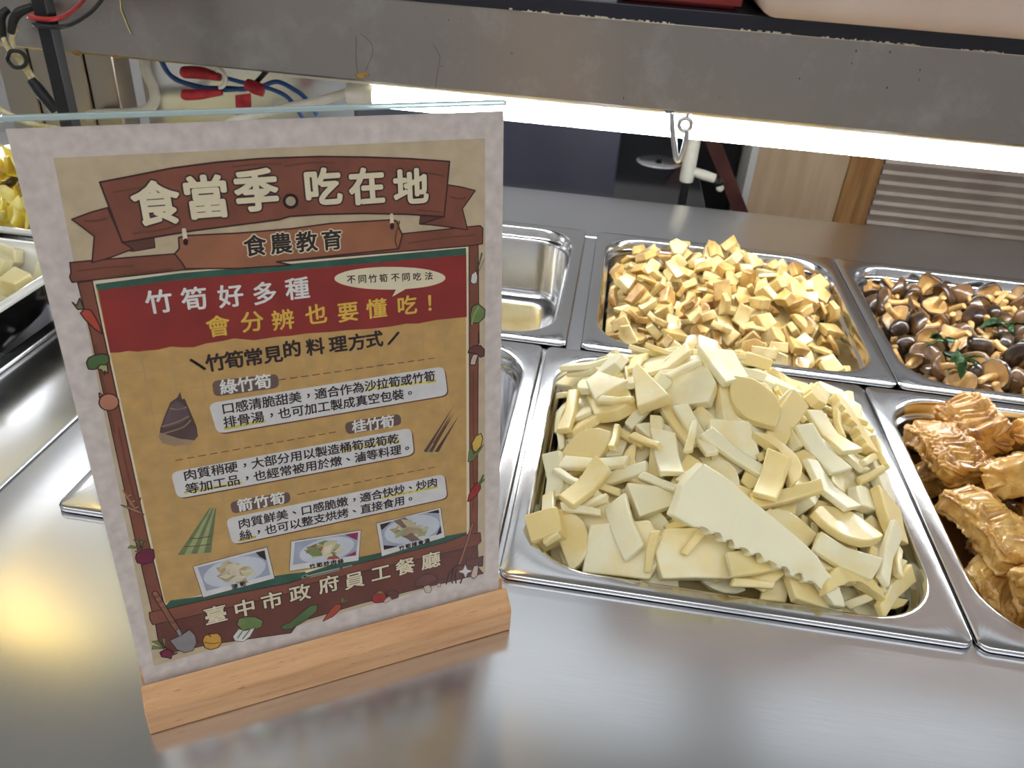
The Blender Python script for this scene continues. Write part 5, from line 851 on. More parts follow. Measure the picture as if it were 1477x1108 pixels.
["wheat",[[14.9,117.2],[14.8,117],[14.6,116.7],[14.3,116.5],[14,116.3],[13.5,116.2],[13.1,116.2],[12.8,116.2],[12.5,116.4],[12.4,116.6],[12.5,116.8],[12.7,117.1],[13,117.3],[13.3,117.5],[13.8,117.6],[14.2,117.7],[14.5,117.6],[14.8,117.5]],0.18],
["wheat",[[13.2,114.2],[13,114.2],[12.7,114.2],[12.4,114.5],[12.1,114.8],[11.9,115.3],[11.7,115.7],[11.6,116.1],[11.6,116.5],[11.7,116.7],[11.9,116.8],[12.1,116.7],[12.4,116.5],[12.7,116.1],[13,115.7],[13.2,115.2],[13.3,114.8],[13.3,114.5]],0.18],
["wheat",[[15.8,113.5],[15.8,113.2],[15.6,113],[15.3,112.7],[14.9,112.6],[14.5,112.4],[14.1,112.4],[13.7,112.5],[13.5,112.6],[13.4,112.8],[13.4,113.1],[13.6,113.3],[13.9,113.6],[14.3,113.8],[14.7,113.9],[15.1,113.9],[15.5,113.8],[15.7,113.7]],0.18],
["wheat",[[14.1,110.5],[13.9,110.4],[13.7,110.5],[13.4,110.7],[13.1,111.1],[12.8,111.5],[12.6,112],[12.5,112.4],[12.5,112.7],[12.6,113],[12.8,113],[13.1,112.9],[13.4,112.7],[13.7,112.4],[13.9,111.9],[14.1,111.5],[14.2,111],[14.2,110.7]],0.18],
["wheat",[[16.8,109.7],[16.8,109.4],[16.6,109.2],[16.3,108.9],[15.9,108.8],[15.5,108.6],[15.1,108.6],[14.7,108.7],[14.5,108.8],[14.4,109],[14.4,109.3],[14.6,109.6],[14.9,109.8],[15.3,110],[15.7,110.1],[16.1,110.1],[16.5,110.1],[16.7,109.9]],0.18],
["wheat",[[11.2,120.4],[13.4,112.9],[14.8,107.8]],-0.4],
["wheat",[[8.7,112.7],[12.1,110.8],[16.1,107.5],[18.3,104.3],[14.2,107]],0.2],
["grain",[[18.2,114.6],[17.3,111.9],[17.1,108.4]],-0.3],
["leaf",[[13.5,85],[7.6,86.7],[7.5,87.1],[8.9,88.1]],0.2],
["leaf",[[13.5,85],[10.8,91.3],[10.9,90.5],[12.5,90.2]],0.2],
["leaf",[[13.5,85],[13.5,90.8],[13.4,89.9],[14.9,89.5]],0.2],
["leaf",[[13.4,84.7],[16,89.2],[15.5,88.3],[16.5,87.8]],0.2],
["leaf",[[12.9,84.5],[10.1,84.1],[11.1,83.5],[13.7,83.4]],0.2],
["beet",[[9.8,79.8],[10.7,82.6],[13.3,84],[16.1,83.9],[18.7,82.9],[18.4,77.8],[17,75.3],[13.2,75.2],[10.2,76.8]],0.4],
["outline",[[14.9,55.5],[18.3,41.5],[21.5,28.5]],-1.6],
["handle",[[14.9,55.5],[18.3,41.5],[21.5,28.5]],-1.1],
["metal",[[20.8,28.1],[22.6,28.8],[23.9,21.9],[22,21.2]],0.25],
["metal",[[16.8,22.4],[22.6,23.8],[27.6,26.3],[29.6,22],[29.7,16.2],[27,11.4],[22.8,11.5],[19.3,15]],0.3],
["leaf",[[13.6,17.8],[7.4,19.4],[8.3,21.9]],0.2],
["leaf",[[13.6,17.8],[8.2,24.8],[11.2,24.4]],0.2],
["leaf",[[13.6,17.8],[13.3,25.4],[15.1,24.1]],0.2],
["beet",[[10.8,16],[13.5,17.3],[16.4,16.1],[17.4,12.8],[19.4,12.5],[16.2,11.8],[15.4,9.6],[14.1,11.1],[11.3,12.6]],0.4],
["pumpkin",[[32.7,16.6],[34.4,19.6],[37.5,19.5],[41.1,18.9],[42.5,15.9],[42.3,11.6],[39.8,8.8],[36,8.7],[33.2,11.2]],0.4],
["outline",[[37.3,17.8],[36.5,19.8],[38.2,20.7]],-0.3],
["grain",[[33.7,15],[37.6,12.6],[41.3,12.2]],-0.25],
["leaf",[[51.6,21.4],[53.1,25.3],[57.4,25.2],[61.6,23.8],[65.5,19.5],[64.4,15.4],[61.1,14.9],[57.4,16.4],[54.1,16.1]],0.4],
["white_box",[[48.4,13.8],[52.2,18.3],[55.2,15.8],[60.7,16],[57.3,10.6],[53.2,8.3],[49.1,10.5]],0.25],
["leaf",[[50.9,12.1],[54.1,16.1],[57.3,19.4]],-0.4],
["leaf",[[53.4,10.5],[57.3,15],[60.6,19.8]],-0.4],
["leaf_dark",[[74.5,12.2],[79.3,13.2],[86.6,18.2],[92.7,21.8],[96.3,21.1],[95.7,16.6],[88.3,11.6],[80,8.4],[75.5,9.3]],0.4],
["carrot",[[98.3,7.9],[103,14.8],[106.5,17.9],[109.8,16.8],[109.2,13.5],[104.2,9.4]],0.4],
["leaf",[[109.5,16.9],[110.5,22.2],[111.7,19.7]],0.15],
["leaf",[[109.5,16.9],[114.2,20.6],[112.7,18.3]],0.15],
["leaf",[[109.5,16.9],[114.6,16.6],[112,16.8]],0.15],
["tomato",[[127.8,15.9],[129.1,18.3],[132.5,18.9],[135.9,17.2],[137.2,13],[135,10.3],[130.4,11],[128.2,13.1]],0.4],
["leaf",[[130.8,18.5],[133.2,19.5],[135.6,17.3],[133,17.3]],0.1],
["mushroom",[[136.4,15.2],[138.3,17.9],[141.8,17.6],[144.5,14],[143.8,10.9],[140.3,10.6],[139.2,13.5]],0.4],
["mush_stem",[[134.8,10.7],[136.9,12.9],[139.8,12.6],[139.1,10.4],[136.1,9.1]],0.2],
["mushroom",[[154.4,15.9],[155.5,20.6],[159.1,23.1],[163.9,23],[168.1,20.3],[169.2,16.3],[164.9,14.7],[160.1,14.8]],0.4],
["mush_stem",[[160.1,14.1],[163.7,14.4],[165.3,10.9],[164.1,8.1],[161.1,9.1]],0.25],
["mushroom",[[168.3,14.4],[169.9,16.6],[172.9,15.9],[172.5,13.4]],0.2],
["mush_stem",[[168.8,13.5],[170.8,13.6],[171,10.6],[169.1,11.2]],0.2],
["outline",[[192.3,51.9],[188,37.4],[183.3,23.7]],-1.1],
["handle",[[192.3,51.9],[188,37.4],[183.3,23.7]],-0.7],
["outline",[[174.7,11.7],[177.3,20.4],[183.3,23.7],[187.2,20.3],[184,9.4]],-0.5],
["outline",[[179.1,20.6],[178.2,15.7],[178.7,11.1]],-0.45],
["outline",[[182,21.1],[180.7,16.4],[181.1,10.4]],-0.45],
["mushroom",[[188.3,28.7],[190,25],[199.2,26.2],[198.9,18.2],[192.3,19.9],[187.9,23]],0.4],
["mush_stem",[[192.9,20],[196.1,19.8],[195.4,11.8],[192.9,10],[190.7,12.6]],0.4],
["white_box",[[187.3,22.9],[188.5,18.7],[192,16.6],[188.7,16],[187.4,12.5],[186.2,16.5],[182.9,18.7],[186,19.5]],0],
["leaf_dull",[[195.3,208.5],[195.3,218.6],[196.5,219]],0.15],
["leaf_dull",[[195.3,208.5],[198.3,220.6],[198.9,220]],0.15],
["leaf_dull",[[195.6,208.5],[200.2,217.5],[199.6,216.2]],0.15],
["white_box",[[192.2,205.5],[192.8,209.4],[195.3,211.1],[196.1,207.8],[195.6,204.6],[193.7,204.1]],0.25],
["leaf",[[192.1,181.3],[191.9,187],[193.2,191.8],[196.5,192.8],[200.4,189],[200,184.6],[196.6,181.9],[194,182.3]],0.4],
["stem_pale",[[192.8,181.8],[194,186.7],[196.5,190.7]],-0.5],
["mushroom",[[190.4,165.4],[191.2,167.7],[194.1,169],[197.7,168.7],[200.1,165.7],[199.8,161.9],[197.7,161.5],[194.7,164.4]],0.4],
["mush_stem",[[191.5,158],[192,161],[193.6,164.1],[196.5,163.3],[195.3,160.5],[194.7,157.5]],0.4],
["corn",[[192.9,103.6],[192.3,108.4],[194.8,112.5],[197.9,113.9],[199.1,110.3],[197.9,105.2],[194.8,101.8]],0.4],
["leaf",[[189.7,96.4],[190.4,103.4],[191.9,105.8],[193.5,100.7],[199.8,106.1],[195.4,99.6],[192.9,96.8]],0.2],
["yellow",[[193.1,105.5],[194.1,104],[195.1,103.1]],-0.25],
["yellow",[[194.1,106.7],[195,105.1],[195.9,104.5]],-0.25],
["yellow",[[195.1,107.8],[195.9,106.3],[196.6,106]],-0.25],
["yellow",[[196.1,108.9],[196.8,107.4],[197.4,107.4]],-0.25],
["yellow",[[197.1,110],[197.6,108.6],[198.1,108.9]],-0.25],
["tomato",[[189.3,69],[190.3,73.7],[192.2,77.5],[194.8,80.9],[197.4,79.8],[197.7,76.2],[194.8,71.9],[190.9,69]],0.4],
["leaf",[[196.7,80],[198.2,82.4],[199.3,85]],-0.7],
["leaf",[[197.1,79.5],[199.3,81.2],[199.8,82.1]],-0.5]]
PRINT_GRID = [[[30.7,50.4],[31,188.8]],[[42.9,50.4],[43.2,188.3]],[[55,50.3],[55.5,187.9]],[[67.2,50.2],[67.7,187.5]],[[79.3,50.1],[79.9,187.1]],[[91.5,50.1],[92.1,186.6]],[[103.6,50],[104.4,186.2]],[[115.7,49.9],[116.6,185.8]],[[127.9,49.9],[128.8,185.3]],[[140,49.8],[141,184.9]],[[152.2,49.7],[153.2,184.5]],[[164.3,49.6],[165.5,184.1]],[[176.5,49.6],[177.7,183.6]],[[18.6,58.6],[188.7,57.2]],[[18.6,69.8],[188.8,68]],[[18.6,80.9],[188.9,78.7]],[[18.7,92],[189,89.5]],[[18.7,103.2],[189.1,100.2]],[[18.7,114.3],[189.2,111]],[[18.7,125.4],[189.3,121.7]],[[18.7,136.5],[189.4,132.5]],[[18.7,147.7],[189.5,143.2]],[[18.8,158.8],[189.6,154]],[[18.8,169.9],[189.7,164.7]],[[18.8,181.1],[189.8,175.5]]]
# lettering: text, first and last letter centre, size, colour, weight, edge colour, edge width
LETTERS = [["食",[48.8,257],[48.8,257],19.5,"cream",0.62,"outline",0.75],
["當",[69.3,258.2],[69.3,258.2],19.5,"cream",0.62,"outline",0.75],
["季",[90.7,259.7],[90.7,259.7],19.5,"cream",0.62,"outline",0.75],
["吃",[120.1,259.2],[120.1,259.2],17.6,"cream",0.62,"outline",0.75],
["在",[140.7,258.1],[140.7,258.1],17.6,"cream",0.62,"outline",0.75],
["地",[162,256.4],[162,256.4],17.6,"cream",0.62,"outline",0.75],
["食",[87.1,234.9],[87.1,234.9],10.3,"ink",0.26,"cream",0.55],
["農",[98.7,234.8],[98.7,234.8],10.3,"ink",0.26,"cream",0.55],
["教",[110.4,234.6],[110.4,234.6],10.3,"ink",0.26,"cream",0.55],
["育",[122.2,234.3],[122.2,234.3],10.3,"ink",0.26,"cream",0.55],
["竹",[42.8,213.3],[42.8,213.3],11.6,"white",0.24,None,0],
["筍",[57.7,212.8],[57.7,212.8],11.6,"white",0.24,None,0],
["好",[73.5,212.2],[73.5,212.2],11.6,"white",0.24,None,0],
["多",[88.6,211.7],[88.6,211.7],11.6,"white",0.24,None,0],
["種",[103.9,212.2],[103.9,212.2],11.6,"white",0.24,None,0],
["會",[66,198.2],[66,198.2],10.9,"yellow",0.22,None,0],
["分",[81.4,198.4],[81.4,198.4],10.9,"yellow",0.22,None,0],
["辨",[95.6,197.3],[95.6,197.3],10.9,"yellow",0.22,None,0],
["也",[111.6,198],[111.6,198],10.9,"yellow",0.22,None,0],
["要",[127.2,197.2],[127.2,197.2],10.9,"yellow",0.22,None,0],
["懂",[141.7,197.1],[141.7,197.1],10.9,"yellow",0.22,None,0],
["吃",[157.5,196.8],[157.5,196.8],10.9,"yellow",0.22,None,0],
["！",[172.4,196.5],[172.4,196.5],10.9,"yellow",0.22,None,0],
["不",[130,213.9],[130,213.9],4.5,"ink",0.1,None,0],
["同",[135.5,213.5],[135.5,213.5],4.5,"ink",0.1,None,0],
["竹",[140.7,213.1],[140.7,213.1],4.5,"ink",0.1,None,0],
["筍",[146.1,212.7],[146.1,212.7],4.5,"ink",0.1,None,0],
["不",[152.1,212.4],[152.1,212.4],4.5,"ink",0.1,None,0],
["同",[157.6,212],[157.6,212],4.5,"ink",0.1,None,0],
["吃",[163.4,211.5],[163.4,211.5],4.5,"ink",0.1,None,0],
["法",[169.6,211.2],[169.6,211.2],4.5,"ink",0.1,None,0],
["竹",[62.4,180.2],[62.4,180.2],9.4,"ink",0.3,None,0],
["筍",[70.9,180.3],[70.9,180.3],9.4,"ink",0.3,None,0],
["常",[79.8,180.2],[79.8,180.2],9.4,"ink",0.3,None,0],
["見",[89,180.2],[89,180.2],9.4,"ink",0.3,None,0],
["的",[98.2,181.7],[98.2,181.7],9.4,"ink",0.3,None,0],
["料",[109.6,181.1],[109.6,181.1],9.4,"ink",0.3,None,0],
["理",[120.9,180.8],[120.9,180.8],9.4,"ink",0.3,None,0],
["方",[130.6,180.5],[130.6,180.5],9.4,"ink",0.3,None,0],
["式",[139.5,180.7],[139.5,180.7],9.4,"ink",0.3,None,0],
["綠竹筍",[66.4,166.7],[82.7,166.5],8.3,"white",0.2,None,0],
["口感清脆甜美，適合作為沙拉筍或竹筍",[64.7,155.2],[168.2,155],6.6,"ink",0.13,None,0],
["排骨湯，也可加工製成真空包裝。",[64.6,147.7],[157,147],6.6,"ink",0.13,None,0],
["桂竹筍",[128.4,132.4],[143.8,131.9],8,"white",0.2,None,0],
["肉質稍硬，大部分用以製造桶筍或筍乾",[42.2,122],[146.3,120.7],6.6,"ink",0.13,None,0],
["等加工品，也經常被用於燉、滷等料理。",[42,114.1],[154,113.3],6.6,"ink",0.13,None,0],
["箭竹筍",[65.6,98.1],[82.2,97.7],8,"white",0.2,None,0],
["肉質鮮美、口感脆嫩，適合快炒、炒肉",[63.8,86.8],[167.8,87.3],6.6,"ink",0.13,None,0],
["絲，也可以整支烘烤、直接食用。",[63.6,79.5],[154.5,79.6],6.6,"ink",0.13,None,0],
["涼筍",[53.9,48],[58.1,48.3],3.4,"ink",0.15,None,0],
["竹筍炒肉絲",[95.9,49.1],[111.8,48],3.4,"ink",0.15,None,0],
["竹筍排骨湯",[147.7,47.1],[163.4,47.7],3.4,"ink",0.15,None,0],
["臺",[41.8,31.7],[41.8,31.7],12.4,"cream",0.24,"outline",0.65],
["中",[57.1,31.4],[57.1,31.4],12.2,"cream",0.24,"outline",0.65],
["市",[71.8,31.9],[71.8,31.9],12.2,"cream",0.24,"outline",0.65],
["政",[87.4,32.3],[87.4,32.3],12.2,"cream",0.24,"outline",0.65],
["府",[103.9,33.4],[103.9,33.4],12.2,"cream",0.24,"outline",0.65],
["員",[118.6,31.8],[118.6,31.8],12.2,"cream",0.24,"outline",0.65],
["工",[134.4,32.4],[134.4,32.4],12.2,"cream",0.24,"outline",0.65],
["餐",[149.4,32.5],[149.4,32.5],12.4,"cream",0.24,"outline",0.65],
["廳",[165.4,32.3],[165.4,32.3],12.4,"cream",0.24,"outline",0.65]]
# ---------------------------------------------------------------- the steel shelf beam over the pans and its tube lights
BY = .85
M['board'] = noisy(mat('shelf_board', srgb(26, 30, 44), .25), srgb(24, 28, 44), srgb(40, 34, 34), 3)
M['flake'] = mat('paint_flake', srgb(214, 206, 186), .7)
M['grime'] = noisy(mat('dried_sauce', srgb(150, 110, 50), .6), srgb(120, 84, 36), srgb(180, 140, 70), 60)
M['spot'] = mat('dark_spot', srgb(40, 34, 28), .7)
sh = thing('shelf_beam', 'worn brushed steel shelf beam crossing above the food pans', 'shelf', (.2, BY, .225))
X0, X1 = -.705-.2, 1.25-.2
bm = bmesh.new()
prism(bm, [(0, .002), (.002, 0), (.016, 0), (.016, .0016), (.0022, .0016), (.0018, .003), (.0018, .0815), (0, .0815)], 'x', X0, X1)
obj('fascia', bm, M['beam'], sh)
obj('housing', bx(X0, X1, .0165, .075, .0016, .0805), M['beam'], sh)
obj('top_board', bx(X0, X1, -.004, .36, .082, .0965, .001), M['board'], sh)['label'] = 'dark glossy board on the beam'
fl = bmesh.new(); r = random.Random(8)
for i in range(260):
    x = -.28+.68*r.random()**.8-.05; wd = r.uniform(.0006, .0045)
    if math.sin(x*60)+math.sin(x*23+1) < -.4: continue
    box(fl, x, x+wd, -.0045, -.0039, .0824, .0824+r.uniform(.0003, .0016))
box(fl, X0+.6, X1-.2, -.0044, -.0039, .0818, .0824)
obj('peeling_paint', fl, M['flake'], sh)
mk = bmesh.new()
for i in range(26): 
    x = r.uniform(-.75, .4); z = r.uniform(.004, .075); s = r.uniform(.0004, .0011)
    box(mk, x, x+s, -.0003, -.0001, z, z+s*r.uniform(1, 2.4))
for pts in ([(-.394, .043), (-.389, .036), (-.387, .030), (-.390, .013), (-.391, .0015)], [(-.47, .047), (-.46, .04), (-.458, .03), (-.466, .012)], [(-.475, .045), (-.476, .02), (-.474, .004)]):
    tube(mk, [(x, -.0002, z) for x, z in pts], .00018, 6)
obj('spots', mk, M['spot'], sh)['label'] = 'dark specks and cracks on the steel'
gr = bmesh.new()
for x, z, s in [(-.472, .006, .006), (-.466, .008, .004), (-.79, .001, .006), (-.745, .0005, .004)]:
    m0 = Matrix.Translation((x, -.0003, z)) @ Matrix.Diagonal((s, .0006, s*.5, 1)); bmesh.ops.create_icosphere(gr, subdivisions=2, radius=1, matrix=m0)
obj('dried_drip', gr, M['grime'], sh, smooth=True)['label'] = 'dried brown drip on the steel'
# the lamps: a white batten with an end cap, the lit tube below it
def tube_light(name, label, x0, x1, cap0, cap1, ty=.888, tz=.204):
    t = thing(name, label, 'tube light', ((x0+x1)/2, ty, tz), 0, 'tube lights under the shelf beam')
    h = (x1-x0)/2
    tu = obj('tube', cyl(bmesh.new(), (-h, 0, 0), .0125, 2*h, 'x', 24), M['tube'], t, smooth=True, auto=40); tu['label'] = 'glowing white tube'
    obj('batten', bx(-h-cap0, h+cap1, -.013, .013, .0128, .0205, .002), M['plastic'], t)
    for s, cl in ((-1, cap0), (1, cap1)):
        b = bmesh.new(); cyl(b, (s*h if s > 0 else -h-.03, 0, 0), .0132, .03, 'x', 24); obj('end_cap', b, M['plastic'], tu, smooth=True, auto=40)
tube_light('tube_light', 'long glowing tube light under the steel beam over the pans', -.268, 1.16, .10, .02)
tube_light('tube_light', 'glowing tube light behind the steel column at the far left', -1.50, -.80, .01, .0, 1.05, .17)
# hanging hook
hk = tb([(.055, .858, .2255), (.058, .858, .210), (.064, .858, .190), (.0685, .858, .176), (.0715, .858, .176), (.0735, .858, .184), (.0745, .858, .200), (.0735, .858, .208)], .0030, n=12)
cyl(hk, (.052, .852, .2238), .0045, .0012); tube(hk, [(.071+.0062*math.cos(a*PI/8), .858, .2125+.0062*math.sin(a*PI/8)) for a in range(17)], .0026, 10)
tube(hk, [(.0715, .858, .218), (.0725, .858, .2235), (.075, .857, .2252)], .0016, 8)
tag(obj('wire_hook', hk, M['pan'], smooth=True), 'bent steel wire hook hanging from the beam in front of the tube light', 'hook')
# square black post
pb = bmesh.new(); box(pb, -.5150, -.5020, .6935, .7065, .0003, .62, .0012)
o = obj('post', pb, M['black']); tag(o, 'square black post standing in front of the beam at left', 'post')
# things on the shelf
M['pinkplastic'] = noisy(mat('pale_pink_plastic', srgb(206, 186, 174), .45), srgb(200, 180, 168), srgb(212, 193, 181), 8)
M['redplastic'] = mat('red_plastic', srgb(150, 44, 40), .4)
bm = bmesh.new(); box(bm, -.36, .36, -.16, .16, 0, .16, .018, 0, 5)
for v in bm.verts:
    k = v.co.z/.16; v.co.x *= .93+.07*k; v.co.y *= .93+.07*k
bm2 = bmesh.new(); box(bm2, -.372, .372, -.172, .172, .150, .172, .006, 0, 3)
t = thing('storage_tub', 'large pale pink plastic tub on the shelf at top right', 'tub', (.452, .968, .3217)); obj('body', bm, M['pinkplastic'], t, smooth=True, auto=50); obj('rim', bm2, M['pinkplastic'], t, smooth=True, auto=50)
t = thing('red_tray', 'dark red plastic tray on the shelf beside the pink tub', 'tray', (.045, 1.0, .3217))
obj('base', bx(-.055, .055, -.13, .13, 0, .006, .002), M['redplastic'], t); w_ = bmesh.new()
for a_ in ((-.060, .060, -.135, -.13, .004, .03), (-.060, .060, .13, .135, .004, .03), (-.060, -.055, -.13, .13, .004, .03), (.055, .060, -.13, .13, .004, .03)): box(w_, *a_)
obj('rim', w_, M['redplastic'], t)
# yellow lamp bar over the left counter
t = thing('warm_lamp_bar', 'row of small yellow lamps on a bar over the left counter', 'lamp', (-.870, .818, .72))
obj('bar', bx(-.15, .15, -.012, .012, .006, .02, .002), M['plastic'], t); 
for i in range(10): obj('bulb', bmesh_ball((-.124+i*.028, 0, .001), .006), M['yellow_lamp'], t, smooth=True)
ho = bmesh.new(); 
for x in (-.14, .14): tube(ho, [(x, 0, .02), (x, 0, CZ-.72)], .0025, 8, smooth=False)
obj('suspension_wire', ho, M['black'], t)

# ---------------------------------------------------------------- steel panels, cables and wires at the left
bm = bmesh.new()
for x0, x1 in ((-.772, -.7285), (-.7265, -.655), (-.653, -.6165)): box(bm, x0, x1, .95, .99, .0005, .2245, .004, 0, 3)
tag(obj('steel_column', bm, M['panel'], smooth=True, auto=40), 'steel column of three upright panels behind the black post', 'column')
gr = bmesh.new(); r = random.Random(4)
for i in range(14):
    x, z, s = r.choice([(-.70, .18), (-.645, .2), (-.69, .15), (-.635, .13)])+(r.uniform(.0006, .002),)
    bmesh.ops.create_icosphere(gr, subdivisions=1, radius=1, matrix=Matrix.Translation((x+r.gauss(0, .012), .9495, z+r.gauss(0, .012))) @ Matrix.Diagonal((s, .0005, s, 1)))
bm = bx(-.612, -.33, 1.0, 1.012, .0005, .2245, .001)
tag(obj('steel_panel', bm, M['counter']), 'grey brushed steel back panel behind the tangled cables', 'panel')
M['wire_red'] = mat('red_wire', srgb(176, 40, 36), .4); M['wire_blue'] = mat('blue_wire', srgb(40, 84, 150), .4); M['wire_black'] = mat('black_wire', srgb(24, 24, 28), .45); M['wire_cream'] = noisy(mat('cream_wire', srgb(214, 200, 150), .5), srgb(196, 176, 110), srgb(224, 214, 178), 120)
M['tape'] = noisy(mat('red_tape', srgb(176, 34, 44), .5), srgb(156, 24, 36), srgb(190, 44, 54), 90, bump=.3, bscale=200)
def wire(name, pts, r, m, label, cat='wire', group=None, n=10, ext=()):
    bm = tb(pts, r, n=n)
    return tag(obj(name, bm, m, smooth=True, auto=50), label, cat, group)
wire('red_wire', [(-.553, .847, .295), (-.55, .83, .289), (-.53, .78, .285), (-.503, .72, .286), (-.495, .688, .287), (-.516, .688, .287), (-.545, .74, .278), (-.596, .80, .270), (-.610, .846, .266)], .0020, M['wire_red'], 'red wire looping in front of the black post')
wire('black_wire', [(-.538, .847, .293), (-.536, .832, .286), (-.521, .785, .280), (-.499, .724, .2795), (-.491, .690, .2810), (-.514, .689, .2805), (-.545, .745, .270), (-.594, .80, .261), (-.612, .846, .256)], .0020, M['wire_black'], 'thin black wire looping beside the red wire over the post')
t = thing('cable_splice', 'pair of cream wires with black shrink sleeves taped to the beam', 'cable', (-.63, .82, .2))
def rel(pts, o=(-.63, .82, .2)): return [tuple(a-b for a, b in zip(p, o)) for p in pts]
obj('wire', tb(rel([(-.651, .828, .250), (-.650, .82, .240), (-.648, .82, .230), (-.642, .82, .222), (-.634, .82, .210), (-.629, .82, .200)]), .0026), M['wire_cream'], t, smooth=True)
obj('wire', tb(rel([(-.637, .828, .252), (-.640, .82, .242), (-.640, .82, .232), (-.638, .822, .220), (-.630, .822, .206), (-.625, .822, .197)]), .0026), M['wire_cream'], t, smooth=True)
obj('sleeve', tb(rel([(-.652, .822, .236), (-.650, .82, .250), (-.646, .82, .262), (-.641, .826, .268)]), [.0032, .0046, .0046, .0036]), M['wire_black'], t, smooth=True)
obj('sleeve', tb(rel([(-.640, .82, .246), (-.634, .82, .258), (-.625, .82, .267), (-.612, .826, .273)]), [.0034, .0044, .0048, .0036]), M['wire_black'], t, smooth=True)
obj('cable_tie', tb(rel([(-.648, .815, .221), (-.640, .813, .229), (-.630, .814, .229), (-.626, .815, .222), (-.630, .814, .215), (-.640, .813, .213), (-.647, .815, .217), (-.648, .815, .221)]), .0021), M['wire_black'], t, smooth=True)
obj('long_sleeve', tb(rel([(-.630, .82, .2005), (-.624, .82, .190), (-.616, .82, .178), (-.610, .82, .168)]), [.0052, .0064, .0062, .0050]), M['wire_black'], t, smooth=True)
obj('wire', tb(rel([(-.612, .82, .171), (-.605, .82, .161), (-.597, .82, .150), (-.580, .82, .12), (-.515, .82, .05), (-.50, .83, .003)]), .0026), M['wire_cream'], t, smooth=True)
wire('yellow_cable', [(-.74, .83, .19), (-.70, .82, .176), (-.681, .82, .167), (-.660, .82, .157), (-.640, .82, .152), (-.60, .83, .146), (-.56, .85, .140), (-.50, .86, .09), (-.485, .86, .0035)], .0030, M['wire_cream'], 'yellowed cable drooping behind the top left of the poster', 'cable')
wire('cream_hose', [(-.566, .94, .222), (-.562, .93, .198), (-.556, .93, .176), (-.558, .93, .160), (-.573, .93, .148), (-.599, .93, .143), (-.641, .932, .137), (-.655, .942, .130)], .0062, M['plastic'], 'cream flexible hose bending below the beam', 'hose', n=14)
wire('black_wire', [(-.535, .915, .224), (-.524, .91, .203), (-.51, .91, .193), (-.484, .91, .188), (-.45, .91, .190), (-.425, .91, .193), (-.40, .91, .215)], .0028, M['wire_black'], 'dark wire sagging below the beam above the blue wire')
wire('blue_wire', [(-.530, .907, .224), (-.517, .905, .199), (-.498, .905, .192), (-.464, .905, .1885), (-.439, .905, .191), (-.409, .903, .197), (-.388, .905, .204), (-.368, .905, .197), (-.356, .905, .189), (-.345, .91, .17)], .0026, M['wire_blue'], 'long blue wire sagging below the beam')
wire('blue_wire', [(-.446, .902, .203), (-.428, .902, .200), (-.405, .902, .198), (-.375, .902, .188), (-.36, .91, .16)], .0024, M['wire_blue'], 'short blue wire leaving the upper red sleeve')
def sleeve(pts, rr, label):
    t = obj('wire_connector', tb(pts, rr, n=12), M['tape'], smooth=True); tag(t, label, 'connector', 'red taped wire connectors')
sleeve([(-.500, .898, .206), (-.495, .898, .206), (-.475, .898, .207), (-.452, .898, .204)], [.003, .0068, .0070, .004], 'upper red taped wire connector under the beam')
sleeve([(-.500, .893, .182), (-.496, .893, .182), (-.478, .893, .184), (-.452, .897, .188)], [.003, .0062, .0058, .003], 'lower red taped wire connector under the beam')
sleeve([(-.424, .903, .199), (-.415, .902, .196), (-.404, .903, .193)], [.006, .0075, .007], 'red tape wrapped round the blue wires')
bm = bmesh.new()
prism(bm, [(-.437, .186), (-.418, .190), (-.420, .160), (-.440, .150)], 'y', .8975, .8985)
tag(obj('tape_flag', bm, M['tape']), 'loose red tape end hanging from the blue wires', 'tape')
wire('cable_tie', [(-.450, .885, .214), (-.444, .884, .216), (-.440, .884, .211), (-.440, .885, .204), (-.444, .886, .198), (-.450, .888, .195)], .0022, M['plastic'], 'white cable tie round the upper red connector', 'cable tie')
wire('white_cable', [(-.52, .893, .10), (-.45, .892, .152), (-.419, .89, .165), (-.384, .89, .177), (-.334, .89, .191), (-.299, .888, .204)], .0050, M['plastic'], 'white cable running up to the end of the tube light', 'cable', n=12)
wire('loose_thread', [(-.528, .8492, .29), (-.528, .8490, .283), (-.529, .8490, .274), (-.527, .8488, .266), (-.525, .8490, .258), (-.5225, .8488, .251)], .0007, M['wire_cream'], 'loose pale thread hanging on the beam', 'thread', n=6)
# ---------------------------------------------------------------- beyond the counter
M['slate'] = noisy(mat('slate_panel', srgb(150, 150, 178), .3), srgb(142, 142, 170), srgb(160, 160, 186), 4)
M['blackglass'] = mat('black_glass', srgb(16, 18, 26), .08)
M['lightwood'] = noisy(mat('pale_wood', srgb(208, 180, 146), .5), srgb(200, 170, 134), srgb(216, 190, 158), 6, stretch=(6, 6, .6))
M['oak'] = noisy(mat('oak_trim', srgb(176, 128, 74), .5), srgb(160, 112, 62), srgb(190, 144, 90), 8, stretch=(6, 6, .5))
M['redwood'] = noisy(mat('dark_red_wood', srgb(92, 50, 46), .45), srgb(80, 42, 38), srgb(104, 60, 54), 12)
M['whitepaint'] = mat('white_paint', srgb(226, 224, 218), .5)
M['slat'] = noisy(mat('shutter_metal', srgb(150, 138, 128), .4, .3), srgb(176, 160, 148), srgb(196, 182, 168), 5)
